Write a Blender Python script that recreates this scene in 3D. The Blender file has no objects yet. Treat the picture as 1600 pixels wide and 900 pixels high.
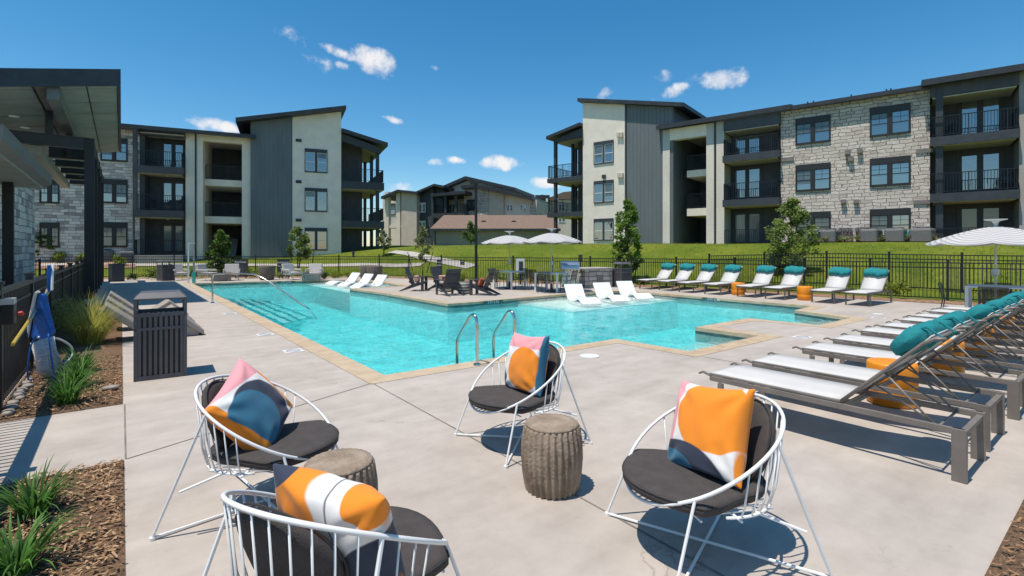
import bpy, bmesh, math, random
from mathutils import Vector, Matrix, noise as mnoise
R = math.radians
rnd = random.Random(7)
sc = bpy.context.scene
col = sc.collection

# ------------------------------------------------------------------ camera, sky, sun, exposure
F, EYE, HY = 781.0, 1.65, 390.0              # focal length in 1600-px units, eye height, horizon row
YAW = math.atan(610 / 781)
fw = Vector((math.sin(YAW), math.cos(YAW))); rt = Vector((math.cos(YAW), -math.sin(YAW)))
cd = bpy.data.cameras.new('camera'); cam = bpy.data.objects.new('camera', cd); col.objects.link(cam)
cam.location = (0, 0, EYE); cam.rotation_euler = (R(90), 0, -YAW)
cd.sensor_width = 36; cd.lens = 36 * F / 1600; cd.shift_y = -(450 - HY) / 1600
cd.clip_start = .05; cd.clip_end = 3000
sc.camera = cam
SUNV = Vector((-.32, .018, 1)).normalized()
sd = bpy.data.lights.new('sun', 'SUN'); sun = bpy.data.objects.new('sun', sd); col.objects.link(sun)
sd.energy = 4.5; sd.angle = R(.5); sd.color = (1, .94, .85)
sun.rotation_euler = SUNV.to_track_quat('Z', 'Y').to_euler()
sun.location = (0, 0, 40)
vs = sc.view_settings
vs.view_transform = 'Standard'; vs.look = 'None'; vs.exposure = 0.12; vs.gamma = 1; vs.use_curve_mapping = False

W = bpy.data.worlds.new('World'); sc.world = W; W.use_nodes = True
nt = W.node_tree; nt.nodes.clear()
def wn(t, **k):
    n = nt.nodes.new(t)
    for a, v in k.items(): setattr(n, a, v)
    return n
def wlink(a, b): nt.links.new(a, b)
sky = wn('ShaderNodeTexSky', sky_type='NISHITA')
sky.sun_disc = False; sky.sun_elevation = math.asin(SUNV.z); sky.sun_rotation = R(270)
sky.altitude = 200; sky.air_density = 1.0; sky.dust_density = .35; sky.ozone_density = 2.6
def pdir(px, py):
    return Vector((fw.x * F + rt.x * (px - 800), fw.y * F + rt.y * (px - 800), HY - py)).normalized()
tc = wn('ShaderNodeTexCoord')
n1 = wn('ShaderNodeTexNoise'); n1.inputs['Scale'].default_value = 24; n1.inputs['Detail'].default_value = 9; n1.inputs['Roughness'].default_value = .62
n2 = wn('ShaderNodeTexNoise'); n2.inputs['Scale'].default_value = 9; n2.inputs['Detail'].default_value = 4
wlink(tc.outputs['Generated'], n1.inputs['Vector']); wlink(tc.outputs['Generated'], n2.inputs['Vector'])
warp = wn('ShaderNodeVectorMath', operation='MULTIPLY_ADD')
sub = wn('ShaderNodeVectorMath', operation='SUBTRACT'); wlink(n2.outputs['Color'], sub.inputs[0]); sub.inputs[1].default_value = (.5, .5, .5)
wlink(sub.outputs[0], warp.inputs[0]); warp.inputs[1].default_value = (.05, .05, .05); wlink(tc.outputs['Generated'], warp.inputs[2])
acc = None
# far cumulus puffs: bearing given by where each one stands over the roofs, half-width, half-height, tilt, density
for px, py, a, b, tilt, dens in [(582, 93, 26, 17, .35, .85), (545, 84, 34, 7, .35, .7), (536, 104, 12, 6, .2, .6), (490, 98, 18, 12, .4, .5),
        (448, 60, 28, 9, .4, .5), (1043, 146, 25, 7, -.4, .7), (1121, 122, 27, 10, 0, .8), (1028, 123, 14, 8, -.3, .4), (955, 141, 16, 8, -.3, .5),
        (611, 194, 12, 5, .2, .7), (786, 258, 27, 8, 0, .95), (712, 254, 16, 5, 0, .7), (676, 256, 14, 5, 0, .6), (852, 283, 24, 10, 0, .95), (337, 198, 20, 7, .2, .85), (626, 292, 16, 7, 0, .6), (680, 104, 10, 4, 0, .3)]:
    c = pdir(px, py)
    ex = Vector((rt.x, rt.y, 0)); ex = (ex - c * ex.dot(c)).normalized(); ez = ex.cross(c).normalized()
    if ez.z < 0: ez = -ez
    ct, st = math.cos(tilt), -math.sin(tilt)
    ax = ex * ct + ez * st; az = ez * ct - ex * st
    k = F / (1 + ((px - 800) / F) ** 2) ** .5
    d1 = wn('ShaderNodeVectorMath', operation='DOT_PRODUCT'); wlink(warp.outputs[0], d1.inputs[0]); d1.inputs[1].default_value = ax * (k / a)
    d2 = wn('ShaderNodeVectorMath', operation='DOT_PRODUCT'); wlink(warp.outputs[0], d2.inputs[0]); d2.inputs[1].default_value = az * (k / b)
    o2 = wn('ShaderNodeMath', operation='SUBTRACT'); wlink(d2.outputs['Value'], o2.inputs[0]); o2.inputs[1].default_value = c.dot(az) * k / b
    o1 = wn('ShaderNodeMath', operation='SUBTRACT'); wlink(d1.outputs['Value'], o1.inputs[0]); o1.inputs[1].default_value = c.dot(ax) * k / a
    p1 = wn('ShaderNodeMath', operation='MULTIPLY'); wlink(o1.outputs[0], p1.inputs[0]); wlink(o1.outputs[0], p1.inputs[1])
    p2 = wn('ShaderNodeMath', operation='MULTIPLY_ADD'); wlink(o2.outputs[0], p2.inputs[0]); wlink(o2.outputs[0], p2.inputs[1]); wlink(p1.outputs[0], p2.inputs[2])
    m = wn('ShaderNodeMapRange'); m.inputs['From Min'].default_value = 2.6; m.inputs['From Max'].default_value = 0; m.inputs['To Max'].default_value = dens
    wlink(p2.outputs[0], m.inputs['Value'])
    if acc is None: acc = m.outputs[0]
    else:
        mx = wn('ShaderNodeMath', operation='MAXIMUM'); wlink(acc, mx.inputs[0]); wlink(m.outputs[0], mx.inputs[1]); acc = mx.outputs[0]
mul = wn('ShaderNodeMath', operation='MULTIPLY_ADD'); wlink(n1.outputs['Fac'], mul.inputs[0]); mul.inputs[1].default_value = 2.0; wlink(acc, mul.inputs[2])
mr = wn('ShaderNodeMapRange', interpolation_type='SMOOTHSTEP'); wlink(mul.outputs[0], mr.inputs['Value'])
mr.inputs['From Min'].default_value = 1.3; mr.inputs['From Max'].default_value = 2.0
gate = wn('ShaderNodeMath', operation='MULTIPLY'); wlink(mr.outputs[0], gate.inputs[0])
gt = wn('ShaderNodeMapRange'); gt.inputs['From Max'].default_value = .25; wlink(acc, gt.inputs['Value']); wlink(gt.outputs[0], gate.inputs[1])
mix = wn('ShaderNodeMix', data_type='RGBA'); wlink(gate.outputs[0], mix.inputs['Factor'])
hs = wn('ShaderNodeHueSaturation'); hs.inputs['Saturation'].default_value = 1.36; hs.inputs['Hue'].default_value = .49; wlink(sky.outputs[0], hs.inputs['Color'])
wlink(hs.outputs[0], mix.inputs['A']); mix.inputs['B'].default_value = (6.4, 6.3, 6.4, 1)
bg = wn('ShaderNodeBackground'); bg.inputs['Strength'].default_value = .133; wlink(mix.outputs['Result'], bg.inputs['Color'])
out = wn('ShaderNodeOutputWorld'); wlink(bg.outputs[0], out.inputs['Surface'])

# ------------------------------------------------------------------ placing helpers
def at(px, d): return Vector((fw.x * d + rt.x * (px - 800) / F * d, fw.y * d + rt.y * (px - 800) / F * d))
def P(px, py, z=0.0): return at(px, F * (EYE - z) / (py - HY))

# ------------------------------------------------------------------ materials
MATS = {}
def mat(name, c, rough=.6, metal=0, var=0.0, vscale=4.0, bump=0.0, bscale=40.0, c2=None, spec=None, detail=5, coat=0, stretch=None, vmin=.38, vmax=.62):
    if name in MATS: return MATS[name]
    m = bpy.data.materials.new(name); m.use_nodes = True; MATS[name] = m
    t = m.node_tree; b = t.nodes['Principled BSDF']
    b.inputs['Base Color'].default_value = (*c, 1); b.inputs['Roughness'].default_value = rough; b.inputs['Metallic'].default_value = metal
    if spec is not None: b.inputs['Specular IOR Level'].default_value = spec
    if coat: b.inputs['Coat Weight'].default_value = coat
    tcn = t.nodes.new('ShaderNodeTexCoord'); vec = tcn.outputs['Object']
    if stretch:
        mp = t.nodes.new('ShaderNodeMapping'); mp.inputs['Scale'].default_value = stretch; t.links.new(vec, mp.inputs['Vector']); vec = mp.outputs[0]
    if var or c2:
        n = t.nodes.new('ShaderNodeTexNoise'); n.inputs['Scale'].default_value = vscale; n.inputs['Detail'].default_value = detail; n.inputs['Roughness'].default_value = .6
        t.links.new(vec, n.inputs['Vector'])
        r = t.nodes.new('ShaderNodeMapRange'); r.inputs['From Min'].default_value = vmin; r.inputs['From Max'].default_value = vmax
        t.links.new(n.outputs['Fac'], r.inputs['Value'])
        x = t.nodes.new('ShaderNodeMix'); x.data_type = 'RGBA'
        lo = c2 if c2 else tuple(v * (1 - var) for v in c); hi = c if c2 else tuple(min(1, v * (1 + var)) for v in c)
        x.inputs['A'].default_value = (*lo, 1); x.inputs['B'].default_value = (*hi, 1)
        t.links.new(r.outputs[0], x.inputs['Factor']); t.links.new(x.outputs['Result'], b.inputs['Base Color'])
    if bump:
        n = t.nodes.new('ShaderNodeTexNoise'); n.inputs['Scale'].default_value = bscale; n.inputs['Detail'].default_value = 6
        t.links.new(vec, n.inputs['Vector'])
        bp = t.nodes.new('ShaderNodeBump'); bp.inputs['Strength'].default_value = bump; bp.inputs['Distance'].default_value = .02
        t.links.new(n.outputs['Fac'], bp.inputs['Height']); t.links.new(bp.outputs[0], b.inputs['Normal'])
    return m
class NT:                       # small node-graph helper for the special materials
    def __init__(s, name):
        s.m = bpy.data.materials.new(name); s.m.use_nodes = True; s.t = s.m.node_tree; s.b = s.t.nodes['Principled BSDF']; MATS[name] = s.m
        s.tc = s.t.nodes.new('ShaderNodeTexCoord'); s.obj = s.tc.outputs['Object']
    def set(s, inp, v):
        if isinstance(v, bpy.types.NodeSocket): s.t.links.new(v, inp)
        elif isinstance(v, (tuple, list)) and len(v) == 3 and inp.type == 'RGBA': inp.default_value = (*v, 1)
        else: inp.default_value = v
    def n(s, typ, o=0, props=None, **ins):
        x = s.t.nodes.new('ShaderNode' + typ)
        for k, v in (props or {}).items(): setattr(x, k, v)
        for k, v in ins.items(): s.set(x.inputs[int(k[1:]) if k[0] == 'i' and k[1:].isdigit() else k.replace('_', ' ')], v)
        return x.outputs[o]
    def math(s, op, a, b=0.0, c=0.0): return s.n('Math', 0, {'operation': op}, i0=a, i1=b, i2=c)
    def mix(s, f, a, b):
        x = s.t.nodes.new('ShaderNodeMix'); x.data_type = 'RGBA'
        s.set(x.inputs['Factor'], f); s.set(x.inputs['A'], a); s.set(x.inputs['B'], b); return x.outputs['Result']
    def noise(s, scale, detail=5, vec=None, rough=.55, out='Fac'):
        x = s.t.nodes.new('ShaderNodeTexNoise'); x.inputs['Scale'].default_value = scale; x.inputs['Detail'].default_value = detail; x.inputs['Roughness'].default_value = rough
        s.t.links.new(vec or s.obj, x.inputs['Vector']); return x.outputs[out]
    def ramp(s, v, lo, hi, a=0.0, b=1.0):
        x = s.t.nodes.new('ShaderNodeMapRange'); s.set(x.inputs['Value'], v)
        for k, q in (('From Min', lo), ('From Max', hi), ('To Min', a), ('To Max', b)): x.inputs[k].default_value = q
        return x.outputs[0]
    def bump(s, h, st=.5, dist=.02):
        x = s.t.nodes.new('ShaderNodeBump'); x.inputs['Strength'].default_value = st; x.inputs['Distance'].default_value = dist
        s.t.links.new(h, x.inputs['Height']); s.t.links.new(x.outputs[0], s.b.inputs['Normal'])
    def xyz(s, vec=None):
        x = s.t.nodes.new('ShaderNodeSeparateXYZ'); s.t.links.new(vec or s.obj, x.inputs[0]); return x.outputs
    def comb(s, x, y, z=0.0): return s.n('CombineXYZ', 0, None, i0=x, i1=y, i2=z)
    def col(s, v): s.set(s.b.inputs['Base Color'], v)
    def rough(s, v): s.set(s.b.inputs['Roughness'], v)

# concrete deck
g = NT('deck concrete')
a = g.noise(.55, 6); b_ = g.noise(3.1, 8, rough=.65); c_ = g.noise(60, 3)
sep = g.xyz(); strk = g.noise(1.6, 5, g.comb(g.math('MULTIPLY', sep[0], .35), g.math('MULTIPLY', sep[1], 2.2)))
v = g.math('ADD', g.math('MULTIPLY', a, .38), g.math('ADD', g.math('MULTIPLY', b_, .35), g.math('MULTIPLY', strk, .3)))
base = g.mix(g.ramp(v, .37, .63), (.345, .295, .25), (.495, .43, .37))
base = g.mix(g.ramp(c_, .66, .74, 0, .35), base, (.2, .18, .16))
vor = g.n('TexVoronoi', 0, {'feature': 'DISTANCE_TO_EDGE'}, Scale=.33, Vector=g.n('VectorMath', 0, {'operation': 'ADD'}, i0=g.obj, i1=g.noise(2.2, 6, out='Color')))
spot = g.noise(7, 2); base = g.mix(g.ramp(spot, .70, .76, 0, .3), base, (.24, .2, .16))
cn = g.noise(.5, 3); ck = g.math('MULTIPLY', g.ramp(vor, .006, .0, 0, .5), g.ramp(cn, .5, .6)); base = g.mix(ck, base, (.16, .13, .11))
st = g.noise(1.1, 7, g.n('VectorMath', 0, {'operation': 'ADD'}, i0=g.obj, i1=(4, 19, 3)), .7); base = g.mix(g.ramp(st, .56, .72, 0, .35), base, (.3, .255, .21))
g.col(base); g.rough(.78); g.bump(g.math('ADD', g.math('MULTIPLY', b_, .5), g.math('MULTIPLY', c_, .25)), .25, .01)
# coping
g = NT('tan coping stone'); a = g.noise(5, 7); v = g.noise(.8, 4)
g.col(g.mix(g.ramp(a, .35, .65), g.mix(g.ramp(v, .4, .6), (.40, .275, .165), (.46, .35, .235)), (.52, .4, .27))); g.rough(.75); g.bump(a, .3, .01)
# lawn
g = NT('lawn grass'); a = g.noise(.35, 5); b_ = g.noise(3.5, 6); c_ = g.noise(45, 3); dd = g.noise(.9, 4, g.n('VectorMath', 0, {'operation': 'ADD'}, i0=g.obj, i1=(31, 7, 0)))
base = g.mix(g.ramp(a, .36, .64), (.11, .155, .014), (.19, .215, .026))
base = g.mix(g.ramp(b_, .45, .7, 0, .55), base, (.07, .115, .016))
base = g.mix(g.ramp(dd, .6, .72, 0, .6), base, (.27, .24, .075))
base = g.mix(g.ramp(c_, .45, .7, 0, .5), base, (.05, .085, .012))
g.col(base); g.rough(.9); g.b.inputs['Specular IOR Level'].default_value = .08; g.bump(g.math('ADD', c_, b_), .7, .05)
# mulch
g = NT('brown bark mulch'); a = g.noise(55, 5, rough=.7); b_ = g.noise(2.5, 5); sx = g.noise(30, 4, g.n('Mapping', 0, None, Vector=g.obj, Rotation=(0, 0, .6), Scale=(1, 3.2, 1)))
base = g.mix(g.ramp(a, .38, .66), (.085, .045, .022), (.38, .215, .11))
base = g.mix(g.ramp(sx, .5, .68, 0, .7), base, (.43, .27, .15)); base = g.mix(g.ramp(b_, .45, .65, 0, .35), base, (.19, .1, .05))
g.col(base); g.rough(.95); g.bump(g.math('ADD', a, sx), 1, .03)
# stone veneer: coursed blocks of uneven length and tone
def stone(name, tones, bw, rh, mortar, bumpd, rough_edge):
    g = NT(name); s = g.xyz(); u = g.math('ADD', s[0], s[1])
    wx = g.noise(2.1, 3, g.comb(u, s[2])); wz = g.noise(1.6, 3, g.comb(g.math('ADD', u, 9), s[2]))
    U = g.math('ADD', u, g.math('MULTIPLY', wx, rough_edge)); Z = g.math('ADD', s[2], g.math('MULTIPLY', wz, rough_edge * .6))
    vec = g.comb(U, Z)
    br = g.t.nodes.new('ShaderNodeTexBrick'); br.offset = .37; br.offset_frequency = 2; br.squash = .62; br.squash_frequency = 3
    for k, q in (('Scale', 1.0), ('Brick Width', bw), ('Row Height', rh), ('Mortar Size', mortar), ('Mortar Smooth', .35), ('Bias', 0)): br.inputs[k].default_value = q
    br.inputs['Color1'].default_value = (0, 0, 0, 1); br.inputs['Color2'].default_value = (1, 1, 1, 1); br.inputs['Mortar'].default_value = (.5, .5, .5, 1)
    g.t.links.new(vec, br.inputs['Vector'])
    rnd_ = g.n('SeparateColor', 0, None, i0=br.outputs['Color'])
    big = g.noise(1.1, 6, g.comb(g.math('MULTIPLY', u, .8), g.math('MULTIPLY', s[2], 2.2)), rough=.7)
    fine = g.noise(9, 6, g.comb(u, g.math('MULTIPLY', s[2], 1.6)), rough=.7)
    v = g.math('ADD', g.math('MULTIPLY', rnd_, .52), g.math('ADD', g.math('MULTIPLY', big, .34), g.math('MULTIPLY', fine, .3)))
    cr = g.t.nodes.new('ShaderNodeValToRGB'); e = cr.color_ramp.elements
    e[0].position = .2; e[0].color = (*tones[0], 1); e[1].position = .92; e[1].color = (*tones[-1], 1)
    for i, tcol in enumerate(tones[1:-1]): q = e.new(.2 + .72 * (i + 1) / (len(tones) - 1)); q.color = (*tcol, 1)
    g.t.links.new(v, cr.inputs[0])
    g.col(g.mix(br.outputs['Fac'], cr.outputs[0], tuple(.3 * q for q in tones[1])))
    g.rough(.85)
    h = g.math('ADD', g.math('MULTIPLY', g.math('SUBTRACT', 1, br.outputs['Fac']), .7), g.math('ADD', g.math('MULTIPLY', fine, .7), g.math('MULTIPLY', rnd_, .35)))
    g.bump(h, .9, bumpd)
stone('grey ledge stone', [(.17, .145, .125), (.46, .39, .34), (.7, .61, .53), (.82, .73, .64), (.85, .77, .68)], .62, .2, .01, .07, .2)
stone('buff ledge stone', [(.4, .33, .28), (.66, .57, .5), (.76, .67, .59), (.82, .73, .65), (.84, .77, .69)], .6, .2, .016, .3, .34)
# lap siding / board and batten
def banded(name, c, pitch, horiz, depth=.16, var=.08):
    g = NT(name); s = g.xyz(); co = s[2] if horiz else g.math('ADD', s[0], s[1])
    f = g.math('FRACT', g.math('DIVIDE', co, pitch))
    n = g.noise(1.3, 5, g.comb(g.math('MULTIPLY', g.math('ADD', s[0], s[1]), 1.0), g.math('MULTIPLY', s[2], .25)))
    g.col(g.mix(g.ramp(n, .35, .65), tuple(v * (1 - var) for v in c), tuple(v * (1 + var) for v in c))); g.rough(.65)
    g.bump(g.math('SUBTRACT', 1, f) if horiz else g.math('LESS_THAN', f, .12), 1, depth * pitch)
banded('cream lap siding', (.55, .51, .43), .16, True)
banded('taupe lap siding', (.3, .275, .25), .16, True)
banded('slate board siding', (.14, .155, .16), .3, False, .12)
M = {}
M['stucco'] = mat('grey stucco', (.82, .72, .605), .9, var=.05, vscale=1.5, bump=.3, bscale=60)
M['stucco_d'] = mat('taupe stucco', (.6, .49, .41), .9, var=.06, vscale=1.5, bump=.2, bscale=50)
M['stucco_w'] = mat('warm grey stucco', (.78, .66, .55), .9, var=.05, vscale=1.5, bump=.2, bscale=50)
M['dark_wall'] = mat('charcoal siding', (.068, .07, .08), .7, var=.15, vscale=2)
M['trim'] = mat('charcoal trim', (.04, .045, .053), .55, var=.15, vscale=3)
M['wtrim'] = mat('bronze window trim', (.022, .02, .02), .5, var=.1)
M['white'] = mat('white vinyl', (.72, .72, .7), .45, var=.04)
M['soffit'] = mat('soffit board', (.5, .47, .4), .8, var=.06)
M['soffit_d'] = mat('grey ceiling panel', (.26, .26, .23), .7, var=.12, vscale=1.2)
M['bronze_under'] = mat('beige painted beam', (.33, .3, .24), .6, var=.06)
M['roof'] = mat('dark roof metal', (.03, .032, .036), .5, var=.2, vscale=2)
M['shingle'] = mat('brown roof shingle', (.2, .135, .1), .95, var=.2, vscale=9, bump=.5, bscale=14)
M['gutter'] = mat('grey gutter metal', (.16, .165, .15), .4, .3, var=.1)
M['garage'] = mat('olive grey wall', (.34, .31, .27), .85, var=.06, vscale=1)
M['black'] = mat('black powder coat', (.012, .012, .013), .42, var=.15, vscale=8)
M['steel'] = mat('polished steel', (.62, .6, .57), .16, 1.0)
M['galv'] = mat('galvanised metal', (.5, .51, .5), .45, .6, var=.1)
M['bin'] = mat('slate grey steel slats', (.095, .09, .095), .5, var=.12, vscale=6, bump=.05, bscale=60)
M['ac'] = mat('grey condenser', (.15, .145, .14), .6, var=.15, vscale=9, bump=.6, bscale=25, stretch=(1, 1, 5))
M['wire'] = mat('white powder coated wire', (.78, .77, .75), .35, var=.03)
M['cushion'] = mat('charcoal outdoor fabric', (.06, .05, .046), .92, var=.12, vscale=14, bump=.35, bscale=220)
M['piping'] = mat('charcoal piping', (.035, .032, .031), .9, var=.1)
M['stool'] = mat('brown cast concrete', (.36, .275, .2), .9, c2=(.2, .145, .1), vscale=5, bump=.6, bscale=45, detail=8)
M['frame'] = mat('bronze lounger frame', (.2, .172, .148), .42, .1, var=.1, vscale=5)
M['teal'] = mat('teal cushion fabric', (.004, .19, .2), .85, var=.1, vscale=9, bump=.35, bscale=30)
M['orange'] = mat('orange moulded plastic', (.84, .27, .008), .42, var=.05, vscale=3)
M['ledge'] = mat('white moulded lounger', (.8, .8, .79), .4, var=.02)
M['tan'] = mat('greige moulded plastic', (.36, .3, .265), .55, var=.06, vscale=3)
M['adir'] = mat('charcoal plastic lumber', (.055, .055, .06), .55, var=.15, vscale=7)
M['beige_f'] = mat('pale beige upholstery', (.5, .465, .43), .9, var=.06, vscale=8, bump=.2, bscale=60)
M['wicker'] = mat('brown wicker', (.13, .105, .085), .8, var=.35, vscale=40, bump=.8, bscale=60)
M['taupe'] = mat('taupe cast table', (.2, .18, .165), .7, var=.1)
M['red_f'] = mat('rust pillow fabric', (.55, .11, .035), .85, var=.2, vscale=9)
M['peach_f'] = mat('peach pillow fabric', (.62, .36, .27), .85, var=.2, vscale=12)
M['blue'] = mat('blue net mesh', (.006, .11, .42), .6, var=.25, vscale=12, bump=.4, bscale=50)
M['yellow'] = mat('yellow pole', (.62, .42, .05), .4, var=.05)
M['hose'] = mat('clear ribbed hose', (.62, .6, .6), .3, var=.25, vscale=30, bump=.8, bscale=60, stretch=(.2, .2, 3))
M['red'] = mat('red knob plastic', (.6, .03, .03), .4)
M['tealpipe'] = mat('teal vent pipe', (.05, .4, .36), .5, var=.05)
M['slate_sign'] = mat('slate sign panel', (.03, .036, .045), .5, var=.08)
M['wood'] = mat('stake wood', (.05, .04, .032), .9, var=.2)
M['bark'] = mat('tree bark', (.1, .08, .062), .95, var=.3, vscale=15, bump=.7, bscale=30)
M['rock'] = mat('river cobble', (.3, .25, .21), .85, var=.35, vscale=5, bump=.4, bscale=20)
M['path'] = mat('pale path concrete', (.42, .38, .335), .85, var=.1, vscale=1.5, bump=.2, bscale=40)
M['joint'] = mat('deck joint sealant', (.2, .175, .15), .9, var=.25, vscale=3)
M['tile'] = mat('dark teal waterline tile', (.05, .1, .1), .3, var=.35, vscale=8)
M['navy'] = mat('navy step tile', (.006, .02, .07), .3)
g = NT('pool plaster'); wp = g.n('VectorMath', 0, {'operation': 'MULTIPLY_ADD'}, i0=g.noise(1.4, 3, out='Color'), i1=(.9, .9, .9), i2=g.obj); n_a = g.noise(2.6, 6, wp, .6); n_b = g.noise(7, 4, wp)
g.col(g.mix(g.ramp(g.math('ADD', g.math('MULTIPLY', n_a, .65), g.math('MULTIPLY', n_b, .35)), .4, .6), (.52, .68, .7), (.95, .97, .96))); g.rough(.8); M['plaster'] = g.m  # plaster mottle, its contrast painted up to stand in for caustic ripple light
M['plaster_w'] = mat('pale shelf plaster', (.8, .79, .74), .8, var=.08, vscale=2)
M['screen'] = mat('lamp lens', (.85, .85, .8), .4)
M['umb'] = None
def leaf(name, c, tr=.35):
    g = NT(name); n = g.noise(1.7, 3); col_ = g.mix(g.ramp(n, .35, .65), tuple(v * .75 for v in c), tuple(v * 1.25 for v in c))
    g.col(col_); g.rough(.55); g.b.inputs['Specular IOR Level'].default_value = .25
    tl = g.n('BsdfTranslucent', 0, None, Color=tuple(min(1, v * 1.5) for v in c)); mx = g.n('MixShader', 0, None, i0=tr, i1=g.b.outputs[0], i2=tl)
    g.t.links.new(mx, g.t.nodes['Material Output'].inputs['Surface']); return g.m
LF = {k: [leaf(k + ' leaf', c), leaf(k + ' pale leaf', tuple(min(1, v * 1.6) for v in c)), leaf(k + ' dark leaf', tuple(v * .55 for v in c))] for k, c in dict(
    magnolia=(.09, .15, .032), oak=(.17, .22, .05), elm=(.125, .2, .032), haze=(.2, .22, .09), shrub=(.06, .1, .025), lime=(.2, .24, .03), liriope=(.07, .16, .03), muhly=(.33, .32, .075), straw=(.3, .2, .08)).items()}
def glass(name, c, rough=.03, var=.25):
    g = NT(name); n = g.noise(.9, 3); g.col(g.mix(g.ramp(n, .35, .65), tuple(v * (1 - var) for v in c), tuple(v * (1 + var) for v in c))); g.rough(rough)
    g.b.inputs['Specular IOR Level'].default_value = .9; wv = g.noise(1.6, 2); g.bump(wv, .06, .05); return g.m
M['glass'] = glass('window glass', (.02, .032, .035)); M['glass_b'] = glass('door glass', (.035, .07, .09)); M['blind_d'] = glass('glass before a drawn blind', (.1, .125, .13), .05, .15); M['blind'] = glass('glass before pale blind', (.2, .225, .215), .06, .1)
for k in ('glass', 'glass_b'): M[k].node_tree.nodes['Principled BSDF'].inputs['IOR'].default_value = 2.3
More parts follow.
